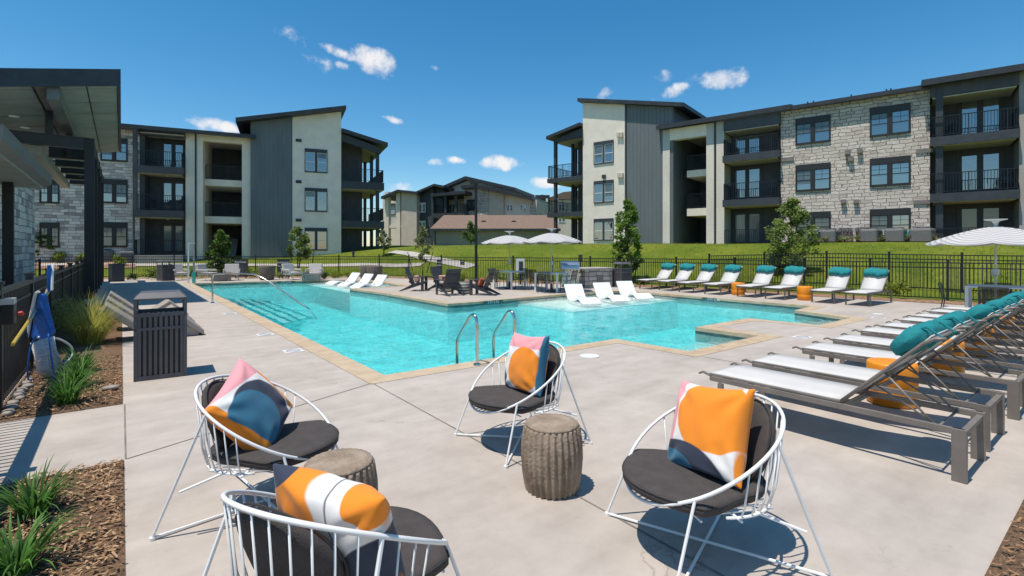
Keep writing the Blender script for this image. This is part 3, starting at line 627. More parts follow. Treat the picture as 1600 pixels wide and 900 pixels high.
o.build('stair', M['taupe'], BL)
# tower
yt = -.35
tw0, twm, tw1 = S(391.5, yt), S(457, yt), S(533, yt); zl, zr = Z(391.5, 187, yt), Z(533, 170, yt); zm = zl + (zr - zl) * (twm - tw0) / (tw1 - tw0)
MB().prism([(tw0, gl_ - 1), (twm - .002, gl_ - 1), (twm - .002, zm), (tw0, zl)], yt, 9).build('board_wall', MATS['slate board siding'], BL)
MB().prism([(twm, gl_ - 1), (tw1, gl_ - 1), (tw1, zr), (twm, zm)], yt - .03, 9).build('stucco_wall', M['stucco'], BL)
for ya, yb in ((233, 269.5), (294, 330.5), (356, 391)): window(fl, BL, 476, ya, 511.5, yb, M['gutter'] if 0 else M['trim'], M['glass'], y=yt - .03, head=.28, white=True, grid=False)
for yv in (219.5, 284, 344): o = MB().box(S(462, yt), S(471, yt), yt - .12, yt - .03, Z(466, yv + 2.2, yt), Z(466, yv - 2.2, yt)); o.build('vent_hood', M['trim'], BL)
a, b = fl.pt(368, 183.5, yt - .7), fl.pt(541, 164.5, yt - .7)
roof_slab(fl, BL, strip(a, b, .3), yt - .7, 9.5)
# main eave
a, b = fl.pt(189, 193, -.7), fl.pt(399, 210.5, -.7); roof_slab(fl, BL, strip((S(-70, -.7), a[1]), (b[0], a[1]), .26), -.8, DEEP + .5, 2.0)
MB().box(S(221), S(289), -.45, yr, a[1] - .45, a[1] - .4).build('soffit', M['soffit'], BL)
MB().box(S(218), S(290), -.3, 0, a[1] - .55, a[1] - .2).build('lintel', M['dark_wall'], BL)
# right-hand open balconies
yb_ = 1.7; s_a, s_b = S(533, yb_), S(566, yb_)
wall(BL, tw1 - .01, s_b, yb_, 8.5, gl_ - 1, Z(545, 215, yb_), M['dark_wall'])
for zz, (ya, yb) in zip((0, 1, 2), ((285, 296.5), (345.5, 356), (402, 410))):
    z1, z0 = Z(570, ya), Z(570, yb); sr = S(600, -.2)
    if zz < 2: o = balcony(fl, BL, tw1 + .005, sr, -.3, 7.5, z1, z1 - z0, (False, True))
    else: o = MB().box(tw1 + .005, sr, -.3, 7.5, z1 - 1.2, z1).build('patio_slab', M['trim'], BL)
    dz = z1
    d_ = MB().box(S(541, yb_), S(541, yb_) + .95, yb_ - .04, yb_ - .002, dz + .02, dz + 2.1).build('flat_door', M['trim'], BL)
    MB().lathe([(.001, -.03), (.035, 0), (.001, .03)], 8, (S(541, yb_) + .82, yb_ - .09, dz + 1.0)).build('handle', M['steel'], d_)
for px, y in ((590, -.05), (587, 3), (583, 6.9)):
    MB().box(S(590, 0) - .13, S(590, 0) + .13, y, y + .26, gl_ - 1, Z(590, 232) + .0).build('porch_post', M['trim'], BL)
z_l, z_r = Z(533, 200, -.6), Z(606, 223, -.6)
roof_slab(fl, BL, strip((tw1 + .03, z_l), (S(606, -.6), z_r), .3), -.65, 8.4)
MB().prism([(tw1 + .03, z_l - .32), (S(594, 0), Z(594, 232)), (S(594, 0), Z(594, 232) - .5), (tw1 + .03, z_l - .95)], -.25, -.02).build('gable_fascia', M['trim'], BL)
MB().prism([(tw1 + .03, z_l - .5), (S(594, 0), Z(594, 232) - .1), (S(594, 0), Z(594, 232) - .14), (tw1 + .03, z_l - .54)], 0, 7.6).build('soffit', M['soffit'], BL)

# ---- the block on the right
fr_ = Fac(1133, 33.4, 166.5); S, Z = fr_.S, fr_.Z; g0 = 1.75
BR = empty('apartment_building', 'buff stone apartment block on the right behind the green bank, three storeys of dark balconies', 'building', fr_.o, fr_.rz)
DEEP = 14; OV = -.42
ztop = Z(1130, 178)
def zf(px, py, y=0): return Z(px, py, y)
eL = Z(1230, 164, OV)
# tower: stucco and board halves under a roof falling to the right
tw0, twm, tw1 = S(911), S(978), S(1052); zl, zr = Z(911, 158), Z(1047, 166)
zm = zl + (zr - zl) * (twm - tw0) / (tw1 - tw0)
MB().prism([(tw0, g0 - 2), (twm - .002, g0 - 2), (twm - .002, zm), (tw0, zl)], -.03, 10).build('stucco_wall', M['stucco'], BR)
MB().prism([(twm, g0 - 2), (tw1, g0 - 2), (tw1, zr), (twm, zm)], 0, 10).build('board_wall', MATS['slate board siding'], BR)
MB().box(twm - .07, twm + .07, -.05, -.031, g0 - 1, zm).build('corner_trim', M['trim'], BR)
for ya, yb in ((220.5, 255.5), (282, 316.5), (341.5, 375.5)): window(fr_, BR, 928, ya, 959, yb, M['trim'], M['glass'], y=-.03, head=.26, white=True, grid=False)
for px, py in ((965, 212), (970, 212), (966, 275), (970.5, 275)): MB().box(S(px), S(px) + .22, -.2, -.03, Z(px, py + 3), Z(px, py - 4)).build('vent_hood', M['stucco_d'], BR)
MB().box(S(942), S(942) + .28, -.2, -.03, Z(944, 279), Z(944, 273.5)).build('vent_hood', M['trim'], BR)
a, b = fr_.pt(902, 153, OV), fr_.pt(1057, 162, OV)
roof_slab(fr_, BR, strip(a, (tw1 + .9, b[1]), .28), OV, 10.5)
# main wing: columns, breezeway, stone
c1, c2, c3 = S(1036), S(1047), S(1104)
MB().box(c1, c2, -.06, 6, g0 - 2, eL - .3).build('siding_column', MATS['cream lap siding'], BR)
MB().box(c3, S(1132), -.06, 6, g0 - 2, eL - .3).build('siding_column', MATS['cream lap siding'], BR)
MB().tube([(S(1117, -.12), -.12, g0 - .2), (S(1117, -.12), -.12, eL - .3)], .055, 8).build('downspout', M['black'], BR)
MB().box(c2, c3, -.05, .5, eL - 1.1, eL - .3).build('lintel', M['stucco'], BR)
MB().box(c2, c3, 5.8, 6, g0 - 2, eL - .3).build('breezeway_wall', M['dark_wall'], BR)
MB().box(c2 + .005, c2 + .1, .5, 5.8, g0 - 2, eL - .3).build('breezeway_wall', M['stucco_d'], BR)
MB().box(c2 + .1, c3 - .005, .5, 5.8, eL - .62, eL - .5).build('breezeway_ceiling', M['stucco_d'], BR)
for ya, yb in ((265.5, 276), (325.5, 337)):
    z1, z0 = Z(1088, ya, .9), Z(1088, yb, .9); o = MB().box(c2 + .35 * (c3 - c2), c3 - .01, .9, 5.8, z0, z1).build('landing', M['stucco'], BR)
    mb = MB(); railing_mb(mb, (c2 + .36 * (c3 - c2), .98), (c3 - .05, .98), z1); railing_mb(mb, (c2 + .36 * (c3 - c2), .98), (c2 + .36 * (c3 - c2), 5), z1); mb.build('railing', M['black'], o)
def bay(x0, x1, d0, d1, slabs, gms, ytop, yrec=1.5, fascia=.45, lft=True):
    s0, s1 = S(x0), S(x1); cx = (x0 + x1) / 2
    wall(BR, s0 + .003, s1 - .003, yrec, DEEP, g0 - 2, ytop, M['dark_wall'])
    for i, (py, gm) in enumerate(zip(slabs, gms)):
        z = Z(cx, py, -.45)
        if i < 2: balcony(fr_, BR, s0 + .01, s1 - .01, -.5, yrec, z, fascia)
        else:
            o = MB().box(s0, s1, -.4, yrec, z - 2, z).build('patio_slab', M['path'], BR); mb = MB(); railing_mb(mb, (s0 + .1, -.35), (s1 - .1, -.35), z); mb.build('railing', M['black'], o)
        D_ = fr_.D((d0 + d1) / 2, yrec); french_door(fr_, BR, d0, d1, HY - (z + 2.3 - EYE) * F / D_, HY - (z + .02 - EYE) * F / D_, yrec, M[gm])
        lamp_dot(BR, (s0 + s1) / 2 - .3, .5, z + 2.62)
    MB().box(s0 + .01, s1 - .01, -.25, .1, ytop - .75, ytop - .1).build('lintel', M['dark_wall'], BR)
    MB().box(s0 + .1, s1 - .1, -.2, yrec, ytop - .82, ytop - .77).build('soffit', M['soffit'], BR)
bay(1132, 1220, 1146, 1190, (238.5, 310, 384), ('glass_b', 'glass_b', 'blind'), eL - .28)
st0, st1 = S(1220), S(1453); zst = Z(1340, 157)
wall(BR, st0, st1, 0, DEEP, g0 - 2, zst, MATS['buff ledge stone'], 'stone_wall')
for x0, x1, rows in ((1243, 1298, ((182.5, 224), (256, 298), (331, 371))), (1359, 1423, ((165, 211), (245.5, 290), (326, 370)))):
    for (ya, yb), gm in zip(rows, ('glass', 'glass_b', 'glass_b')): window(fr_, BR, x0, ya, x1, yb, M['wtrim'], M[gm], head=.36)
    for ya, yb in rows: pass
for px, py in ((1320, 239), (1339, 236.5), (1325, 249)): MB().box(S(px, -.2), S(px, -.2) + .25, -.2, 0, Z(px, py + 3.5), Z(px, py - 3.5)).build('vent_hood', M['taupe'], BR)
for px, py in ((1318, 315), (1338, 315), (1440, 316), (1444, 236), (1230, 249), (1230, 319)):
    w = .7 if px in (1440, 1444, 1230) else .25; MB().box(S(px) - w / 2, S(px) + w / 2, -.06 if w > .5 else -.2, 0, Z(px, py + 3), Z(px, py - 3)).build('vent_hood', M['taupe'], BR)
for i in range(7):
    px = 1311 + 5.4 * i + (4 if i > 3 else 0); o = MB().box(S(px), S(px) + .14, -.2, 0, Z(px, 362), Z(px, 356)).tube([(S(px) + .07, -.12, g0 - .3), (S(px) + .07, -.12, Z(px, 362))], .018, 6); o.build('gas_meter', M['ac'], BR)
bay(1453, 1592, 1498, 1566, (208, 299.5, 388), ('glass_b', 'glass', 'blind'), Z(1520, 122), 1.7)
MB().box(S(1462, -.3), S(1462, -.3) + .3, -.3, 0, g0 - 1, Z(1520, 122) - .3).build('porch_post', M['trim'], BR)
MB().box(S(1592), S(1700), -.1, DEEP, g0 - 2, Z(1592, 113)).build('siding_column', MATS['taupe lap siding'], BR)
zr2 = Z(1441, 127, OV)
roof_slab(fr_, BR, strip((S(1026, OV), eL), (S(1236, OV), eL), .3), OV - .1, DEEP, 2.2)
roof_slab(fr_, BR, strip((S(1222, OV), zst + .2), (S(1453, OV), zst + .2), .22), OV, DEEP, 2.0)
roof_slab(fr_, BR, strip((S(1440, OV - .3), zr2), (S(1720, OV), zr2), .32), OV - .3, DEEP, 2.2)
for px in (1262, 1271, 1330, 1385, 1392): MB().tube([(S(px, .4), .4, zst), (S(px, .4), .4, zst + .5)], .04, 6).build('roof_vent', M['roof'], BR)
# left end balconies
yb_ = 2.2; s_w = S(903, yb_); s_l = S(858, .2)
wall(BR, s_w, tw0 + .02, yb_, 9, g0 - 2, Z(905, 200), M['dark_wall'])
for i, (ya, yb) in enumerate(((276.5, 285), (331.5, 340), (385, 395))):
    z1, z0 = Z(885, ya), Z(885, yb)
    if i < 2: balcony(fr_, BR, s_l, tw0 - .005, -.1, 7.5, z1, .36, (True, False))
    else: MB().box(s_l, tw0 - .005, -.1, 7.5, z1 - 2, z1).build('patio_slab', M['path'], BR)
for y in (0, 3.2, 7.0): MB().box(S(867, 0) - .12, S(867, 0) + .12, y, y + .24, g0 - 2, Z(867, 221)).build('porch_post', M['trim'], BR)
MB().box(S(896, 2.2) - .1, S(896, 2.2) + .1, 2.0, 2.2, g0 - 2, Z(895, 205)).build('porch_post', M['trim'], BR)
za, zb = Z(853, 213, -.5), Z(911, 190, -.5)
roof_slab(fr_, BR, strip((S(853, -.5), za), (tw0 - .02, zb), .25), -.5, 8.5)
MB().prism([(S(866), Z(866, 219)), (tw0 - .02, zb - .35), (tw0 - .02, zb - 1.05), (S(866), Z(866, 222) - .1)], -.1, .12).build('gable_fascia', M['trim'], BR)
MB().prism([(S(866), Z(866, 222)), (tw0 - .02, zb - .4), (tw0 - .02, zb - .46), (S(866), Z(866, 222) - .06)], .13, 8).build('soffit', M['soffit'], BR)

# ---- the farther block between them, its parts stepping back
fb = Fac(700, 62, 146); S, Z = fb.S, fb.Z; gb = .6
BB = empty('apartment_building', 'distant apartment block in the middle beyond the brown roofed garage', 'building', fb.o, fb.rz)
def vol(poly, y0, y1, m, name='wall'): return MB().prism([fb.pt(px, py, y0) if py else (S(px, y0), gb) for px, py in poly], y0, y1).build(name, m, BB)
vol([(627, 0), (651, 0), (651, 300), (627, 297)], 0, 8, M['stucco_d'])
vol([(598, 0), (627, 0), (627, 297), (598, 305)], 3, 8, M['stucco_w'])
for px in (601, 619): MB().box(S(px), S(px + 6), 0, .6, gb, Z(px, 300)).build('stucco_column', M['stucco_w'], BB)
for zz in (352, 388): MB().box(S(601), S(627), .1, 3, Z(614, zz + 4), Z(614, zz)).build('landing', M['stucco_w'], BB)
mb = MB(); railing_mb(mb, (S(607), .2), (S(619), .2), Z(614, 352)); mb.build('railing', M['white'], BB)
window(fb, BB, 607, 318, 618, 336, M['trim'], M['glass'], y=3, cols=1)
roof_slab(fb, BB, strip(fb.pt(595, 307, -.6), fb.pt(621, 296, -.6), .3), -.6, 8); roof_slab(fb, BB, strip(fb.pt(621, 296, -.6), fb.pt(653, 299.5, -.6), .3), -.6, 8)
vol([(651, 0), (677, 0), (677, 289), (651, 299.5)], .8, 9, M['dark_wall']); vol([(677, 0), (692, 0), (692, 292), (677, 289)], 1.2, 9, M['dark_wall'])
roof_slab(fb, BB, strip(fb.pt(650, 299, 0), fb.pt(678, 287, 0), .3), 0, 9); roof_slab(fb, BB, strip(fb.pt(678, 287, 0), fb.pt(694, 290, 0), .3), 0, 9)
for ya, yb in ((317, 332), (345, 358)): window(fb, BB, 654, ya, 665, yb, M['white'], M['glass'], y=.8, white=True, grid=False)
vol([(690, 0), (808, 0), (804, 296), (726, 277), (692, 291)], 3, 11, M['stucco'])
roof_slab(fb, BB, strip(fb.pt(690, 291, 2), fb.pt(727, 275, 2), .4), 2, 11); roof_slab(fb, BB, strip(fb.pt(727, 275, 2), fb.pt(805, 293, 2), .4), 2, 11)
roof_slab(fb, BB, strip(fb.pt(673, 303, -1.6), fb.pt(727, 298, -1.6), .35), -1.6, 3)
for px in (675, 695, 711): MB().box(S(px, -1), S(px, -1) + .3, -1.2, -.9, gb, Z(px, 302, -1)).build('porch_post', M['trim'], BB)
balcony(fb, BB, S(677, -1.2), S(725, -1.2), -1.2, 2.9, Z(700, 333, -1.2), .5)
window(fb, BB, 699, 318, 715, 335, M['white'], M['glass_b'], y=2.95, white=True, grid=False)
vol([(725, 0), (763, 0), (763, 294), (725, 292)], .5, 9, MATS['buff ledge stone'], 'stone_wall'); vol([(763, 0), (787, 0), (787, 299), (763, 294)], .6, 9, M['stucco_d'])
vol([(787, 0), (829, 0), (829, 308), (787, 299)], .9, 9, M['stucco_w']); vol([(828, 0), (839, 0), (839, 312), (828, 311)], .5, 9, MATS['buff ledge stone'], 'stone_wall')
window(fb, BB, 729.5, 312, 744, 329, M['wtrim'], M['glass'], y=.5)
for x in (792, 813):
    for ya, yb in ((318, 330), (341, 353)): window(fb, BB, x, ya, x + 9, yb, M['white'], M['glass'], y=.9, white=True, grid=False)
roof_slab(fb, BB, strip(fb.pt(720, 290, -.3), fb.pt(743, 287, -.3), .4), -.3, 9); roof_slab(fb, BB, strip(fb.pt(743, 287, -.3), fb.pt(832, 306.5, -.3), .45), -.3, 9)
# garage
fg = Fac(770, 50, 128); S, Z = fg.S, fg.Z
G = empty('garage', 'long low olive garage with a brown shingle roof behind the lawn', 'garage', fg.o, fg.rz)
MB().box(S(677), S(872), 0, 6, .5, Z(770, 359)).build('wall', M['garage'], G)
a, b = S(672, -.4), S(876, -.4); ze, zr_ = Z(770, 357, -.4), Z(770, 342, 3)
vs_ = [(a, -.4, ze), (b, -.4, ze), (b - .6, 3, zr_ + .4), (a + .9, 3, zr_ + .4), (a, -.4, ze - .22), (b, -.4, ze - .22), (a, 6.4, ze), (b, 6.4, ze), (a, 6.4, ze - .22), (b, 6.4, ze - .22)]
rf_ = MB().add(vs_, [(0, 1, 2, 3), (3, 2, 7, 6), (0, 3, 6), (1, 7, 2), (0, 4, 5, 1), (6, 7, 9, 8), (4, 0, 6, 8), (5, 9, 7, 1), (4, 8, 9, 5)]).build('roof', M['shingle'], G)
MB().box(a, b, -.43, -.402, ze - .26, ze - .04).build('eave_trim', M['trim'], G)
for px in (752, 799): MB().prism([(S(px, 1.3), 0), (S(px, 1.3) + .5, 0), (S(px, 1.3) + .45, .12), (S(px, 1.3) + .05, .12)], 1.2, 1.5, mx=Matrix.Translation((0, 0, ze + (zr_ + .4 - ze) * 1.65 / 3.4))).build('roof_vent', M['roof'], rf_)
for px in (680, 870): MB().tube([(S(px), -.06, .8), (S(px), -.06, ze - .25)], .05, 6).build('downspout', M['black'], G)
# far block seen past the right-hand balconies
ff = Fac(870, 92, 128); S, Z = ff.S, ff.Z
FB = empty('apartment_building', 'farthest apartment block with tan roofs, glimpsed beneath the left end balconies of the right block', 'building', ff.o, ff.rz)
MB().box(S(836), S(912), 0, 10, .5, Z(870, 311)).build('wall', M['stucco_w'], FB); MB().box(S(836), S(858), -1.5, 0, .5, Z(845, 306)).build('wall', M['dark_wall'], FB)
MB().prism([ff.pt(832, 312, -1), ff.pt(846, 305, -1), ff.pt(858, 308, -1), ff.pt(858, 312, -1)], -2.2, 2).build('roof', M['roof'], FB)
MB().prism([ff.pt(852, 311, -.6), ff.pt(880, 300, -.6), ff.pt(918, 296, -.6), ff.pt(918, 311, -.6)], -.6, 8).build('roof', M['shingle'], FB)
for py in (329, 346):
    o = MB().box(S(836, -3), S(870, -3), -3, -1.5, Z(850, py + 2.5, -3), Z(850, py, -3)).build('balcony', M['stucco_w'], FB); mb = MB(); railing_mb(mb, (S(837, -3), -2.9), (S(869, -3), -2.9), Z(850, py, -3), gap=.2); mb.build('railing', M['black'], o)
for px in (837, 853, 869): MB().box(S(px, -3), S(px, -3) + .35, -3, -2.7, .5, Z(px, 310, -3)).build('porch_post', M['white'], FB)
for px in (873, 893):
    for py in (318, 336): window(ff, FB, px, py, px + 10, py + 11, M['white'], M['glass'], y=0, white=True, grid=False)

# ---- clubhouse and pavilion on the left
CX0 = -14
PV = empty('pavilion', 'dark steel pavilion roof with recessed lamps above a row of black columns at the left', 'pavilion', (-.9, 22, 0))
def L(mb_, name, m, parent=PV, **k):
    o = mb_.build(name, m, parent, **k); o.matrix_parent_inverse = Matrix.Translation(-Vector(parent.location)); return o
ZP = lambda x, z=6.5: z + .21 * (x + .1)
def slope(x0, x1, y0, y1, za, zb): return MB().prism([(x0, ZP(x0, za)), (x1, ZP(x1, za)), (x1, ZP(x1, zb)), (x0, ZP(x0, zb))], y0, y1)
L(slope(CX0, -.1, 18.6, 31.6, 6.56, 6.86), 'roof', M['roof'])
L(slope(CX0, -.02, 18.52, 18.6, 6.42, 6.9), 'fascia', M['trim']); L(MB().box(-.1, -.02, 18.6, 31.6, 6.48, 6.9), 'fascia', M['trim'])
mb = MB()
ys = [18.6, 19.2, 20.9, 22.6, 24.4, 26.5, 28.8, 31.5]
for a, b in zip(ys, ys[1:]):
    for x0, x1 in ((CX0, -1.96), (-1.9, -.82), (-.78, -.12)): mb.prism([(x0, ZP(x0)), (x1, ZP(x1)), (x1, ZP(x1) + .055), (x0, ZP(x0) + .055)], a + .025, b - .025)
L(mb, 'ceiling_panels', M['soffit_d'])
L(slope(-1.62, -1.36, 18.7, 31.4, 6.1, 6.5), 'roof_beam', M['gutter'])
for x, y in ((-3.05, 21.2), (-2.75, 22.5), (-3.3, 22.4), (-2.7, 24.4), (-2.4, 29.3), (-5, 22)): L(MB().lathe([(.15, -.02), (.16, 0)], 16, (x, y, ZP(x))), 'ceiling_lamp', M['screen'])
L(MB().box(CX0, -.86, 21.85, 22.05, 5.0, 5.38), 'beam', M['trim']); L(MB().box(-.96, -.74, 22.06, 33.5, 5.02, 5.36), 'beam', M['trim'])
L(MB().box(-2.35, -2.05, 22.06, 33.5, 4.72, 5.0), 'beam', M['bronze_under'])
for k in range(5): L(MB().box(-.98, -.72, 21.83 + 2.75 * k, 22.09 + 2.75 * k, 0, 5.37 + .003 * k), 'column', M['black'])
for k in range(1, 6): L(MB().box(-2.05, -.96, 21.95 + 2.25 * k, 22.15 + 2.25 * k, 4.95, 5.33), 'rafter', M['trim']); L(MB().box(-2.05, -.96, 21.95 + 2.25 * k, 22.15 + 2.25 * k, 4.92, 4.948), 'rafter', M['bronze_under'])
for x in (-1.85, -5): L(MB().box(x - .09, x + .09, 21.9, 22.02, 5.38, ZP(x)), 'roof_post', M['trim'])
for y in (24, 27, 30): L(MB().box(-1.57, -1.41, y, y + .15, 5.0, ZP(-1.5, 6.1)), 'roof_post', M['trim'])
CH = empty('clubhouse', 'grey stone clubhouse corner with a gutter along its low eave at the far left', 'building', (-2.2, 18, 0))
L(MB().box(-9, -2.25, 11, 22.6, 0, 3.7), 'stone_wall', MATS['grey ledge stone'], CH)
xe, ze, sl = -1.55, 3.42, .42
pl = lambda x: ze + (xe - x) * sl
L(MB().prism([(xe, ze + .03), (-9, pl(-9) + .03), (-9, pl(-9) + .2), (xe, ze + .2)], 10.6, 17.2), 'roof', M['roof'], CH)
L(MB().prism([(xe, ze - .2), (xe + .14, ze - .12), (xe + .16, ze + .1), (xe + .13, ze + .12), (xe + .11, ze + .04), (xe, ze + .02)], 10.6, 17.25), 'gutter', M['gutter'], CH)
L(MB().box(-2.6, xe - .005, 10.6, 17.15, ze - .24, ze - .2), 'soffit', M['soffit_d'], CH); L(MB().box(xe - .04, xe - .003, 10.6, 17.2, ze - .2, ze + .03), 'fascia', M['gutter'], CH)
L(MB().prism([(xe - .05, ze - .28), (-2.9, ze - .28 + .56), (-2.9, ze + .56), (xe - .05, ze - .02)], 17.2, 17.3), 'rake_board', M['bronze_under'], CH)
L(MB().box(-2.12, -1.94, 15.9, 16.08, 0, ze - .24), 'porch_post', M['black'], CH)
L(MB().box(-2.25, -2.2, 12, 14, .9, 2.2), 'window', M['wtrim'], CH)
# ------------------------------------------------------------------ fences
def fence(name, label, pts, hgt, post_gap=2.4, z0=None, picket=.1, group=None, rail=.04, capw=.075):
    base = Vector(pts[0]); o = empty(name, label, 'fence', (base.x, base.y, 0), 0, group)
    G_ = lambda p: (max(0, gz(p.x, p.y)) if z0 is None else z0)
    for a, b in zip(pts, pts[1:]):
        a, b = Vector(a) - base, Vector(b) - base; Ls = (b - a).length; k = max(1, round(Ls / post_gap))
        for i in range(k):
            p, q = a.lerp(b, i / k), a.lerp(b, (i + 1) / k); zp, zq = G_(p + base), G_(q + base)
            mb = MB(); P3 = lambda v, z: Vector((v.x, v.y, z))
            for hh in (hgt, hgt - .16, .12): mb.bar(P3(p, zp + hh - .02), P3(q, zq + hh - .02), rail, .035)
            n = max(2, int((q - p).length / picket))
            for j in range(1, n):
                t = j / n; v = p.lerp(q, t); z = zp + (zq - zp) * t; mb.bar(P3(v, z + .08), P3(v, z + hgt - .02), .017)
            mb.build('picket_panel', M['black'], o)
            mb = MB().bar(P3(p, zp), P3(p, zp + hgt + .06), .06); mb.box(p.x - capw / 2, p.x + capw / 2, p.y - capw / 2, p.y + capw / 2, zp + hgt + .06, zp + hgt + .085); mb.build('post', M['black'], o)
        if (b - (Vector(pts[-1]) - base)).length < .01:
            z = G_(b + base); MB().bar((b.x, b.y, z), (b.x, b.y, z + hgt + .06), .06).build('post', M['black'], o)
    return o
fence('metal_fence', 'long black picket fence behind the pool, in front of the lawn', [(-11, 39.2), (.5, 36.6), (6.3, 32.9), (12.5, 29.3), (15.1, 22.4), (17.0, 18.5), (19.4, 13), (20.1, 8), (21.0, 2), (21.2, -3)], 1.25)
fence('metal_fence', 'second black picket fence standing up the bank behind the row of far loungers', [(20.9, 12.3), (22.2, 8), (22.9, 2), (23, -4)], 1.3)
o = empty('metal_fence', 'black close-picket fence beside the mulch bed at the left, holding pool cleaning gear', 'fence', (-.98, 3, 0))
ys = [3.1, 5.2, 7.1, 9.35, 11.6, 13.85, 16.1, 18.4, 20.7, 21.8]
for i, (a, b) in enumerate(zip(ys, ys[1:])):
    mb = MB(); mb.box(-.035, .035, a - 2.97, b - 3.03, 1.2, 1.245).box(-.02, .02, a - 2.97, b - 3.03, .1, .14).box(-.02, .02, a - 2.97, b - 3.03, 1.04, 1.07)
    n = int((b - a) / .088)
    for j in range(1, n): y = a - 3 + (b - a) * j / n; mb.box(-.011, .011, y - .011, y + .011, .06, 1.2)
    mb.build('picket_panel', M['black'], o)
    MB().box(-.038, .038, a - 3.038, a - 2.962, 0, 1.3).box(-.05, .05, a - 3.05, a - 2.95, 1.3, 1.33).build('post', M['black'], o)
fence('metal_fence', 'short black picket fence crossing the patio behind the black columns at the far left', [(-9, 25.5), (-2.4, 25.5)], 1.25, z0=0)

# ------------------------------------------------------------------ wire chairs, pillows, stools
def super_pt(t, a, b, n):
    c, s = math.cos(t), math.sin(t); return a * math.copysign(abs(c) ** (2 / n), c), b * math.copysign(abs(s) ** (2 / n), s)
def make_chair():
    o = empty('wire_chair', '', 'chair', (0, 0, 0), 0, 'wire lounge chairs around the concrete stools')
    rim = lambda t: Vector((.395 * math.cos(t), .385 * math.sin(t), .56 - .23 * math.sin(t) + .012 * math.cos(2 * t)))
    low = lambda t: Vector((.335 * math.cos(t), .33 * math.sin(t), .33 + .004 * math.sin(t)))
    mb = MB(); mb.tube([rim(2 * math.pi * i / 56) for i in range(56)], .0092, 8, closed=True)
    mb.build('rim', M['wire'], o, smooth=True)
    mb = MB(); mb.tube([low(math.pi * (.93 + 1.14 * i / 32)) for i in range(33)], .008, 6)
    for i in range(19):
        t = math.pi * (1.0 + 1.0 * i / 18); a = low(t); b = rim(t); mb.tube([a, a.lerp(b, .25) + Vector((math.cos(t), math.sin(t), 0)) * .012, b], .0042, 6)
    for i in range(15):                                   # wires running front to back under the pad
        x = -.29 + .58 * i / 14; y = .385 * (1 - (x / .395) ** 2) ** .5; mb.tube([(x, -.26 + abs(x) * .2, .332), (x, y * .55, .335), (x, y, rim(math.acos(x / .395)).z)], .0048, 5)
    mb.tube([(-.37, .02, .33), (.37, .02, .33)], .007, 6); mb.tube([(-.33, .2, .329), (.33, .2, .329)], .006, 6)
    mb.build('basket', M['wire'], o, smooth=True)
    ft = {(-1, 1): Vector((-.38, .37, .012)), (1, 1): Vector((.38, .37, .012)), (-1, -1): Vector((-.40, -.44, .012)), (1, -1): Vector((.40, -.44, .012))}
    tp = {(-1, 1): rim(math.pi * .80), (1, 1): rim(math.pi * .20), (-1, -1): rim(math.pi * 1.16), (1, -1): rim(-math.pi * .16)}
    for k in ft:
        MB().tube([tp[k], ft[k] + Vector((0, 0, .004))], .0076, 7).lathe([(.016, -.012), (.016, .006)], 10, ft[k]).build('leg', M['wire'], o, smooth=False)
    for a, b in (((-1, 1), (1, -1)), ((1, 1), (-1, -1))): MB().tube([ft[a], ft[b] + Vector((0, 0, .002 if a[0] < 0 else .018))], .0076, 7).build('base_bar', M['wire'], o)
    for sx in (-1, 1): MB().tube([(sx * .3, -.1, .328), (sx * .393, -.3, .26)], .0075, 6).build('brace', M['wire'], o)
    # seat pad: rounded behind, straight along both sides, bowed front with two corners
    poly = [(.27 * math.cos(math.pi * (1.02 + .96 * i / 12)), -.05 + .27 * math.sin(math.pi * (1.02 + .96 * i / 12))) for i in range(13)]
    poly += [(.335, .1), (.35, .175)] + [(.35 - .7 * i / 14, .2 + .215 * (1 - (1 - i / 7) ** 2)) for i in range(15)] + [(-.35, .175), (-.335, .1)]
    prof = [(.95, 0), (1, .014), (1, .04), (.98, .054), (.9, .06)]
    mb = MB(); k = len(poly); cy = .06
    for sc_, z in prof:
        for x, y in poly: mb.v.append((x * sc_, cy + (y - cy) * sc_, .338 + z + .02 * (y + .3)))
    for i in range(len(prof) - 1):
        for j in range(k): mb.f.append((i * k + j, i * k + (j + 1) % k, (i + 1) * k + (j + 1) % k, (i + 1) * k + j)); mb.mi.append(0)
    mb.f += [tuple(range(k))[::-1], tuple((len(prof) - 1) * k + j for j in range(k))]; mb.mi += [0, 0]
    sp = mb.build('seat_cushion', M['cushion'], o, smooth=True)
    MB().tube([(x * 1.0, cy + (y - cy) * 1.0,   .338 + .046 + .02 * (y + .3)) for x, y in poly], .004, 5, closed=True).build('piping', M['piping'], sp)
    # back pad: round disc leaning into the spindles
    mb = MB(); mb.lathe([(.03, .05), (.13, .055), (.19, .05), (.218, .036), (.224, .022), (.218, .006), (.19, -.002), (.03, 0)], 28)
    tilt = Matrix.Translation((0, -.30, .545)) @ Matrix.Rotation(R(-70), 4, 'X')
    for i, p in enumerate(mb.v):
        q = Vector(p); q.z -= (q.x ** 2) * -.95; q = tilt @ q; mb.v[i] = tuple(q)
    bp_ = mb.build('back_cushion', M['cushion'], o, smooth=True)
    pts = []
    for i in range(40): a = 2 * math.pi * i / 40; q = Vector((.224 * math.cos(a), .224 * math.sin(a), .04)); q.z += q.x ** 2 * .95; pts.append(tilt @ q)
    MB().tube(pts, .005, 5, closed=True).build('piping', M['piping'], bp_)
    return o
C0 = make_chair()
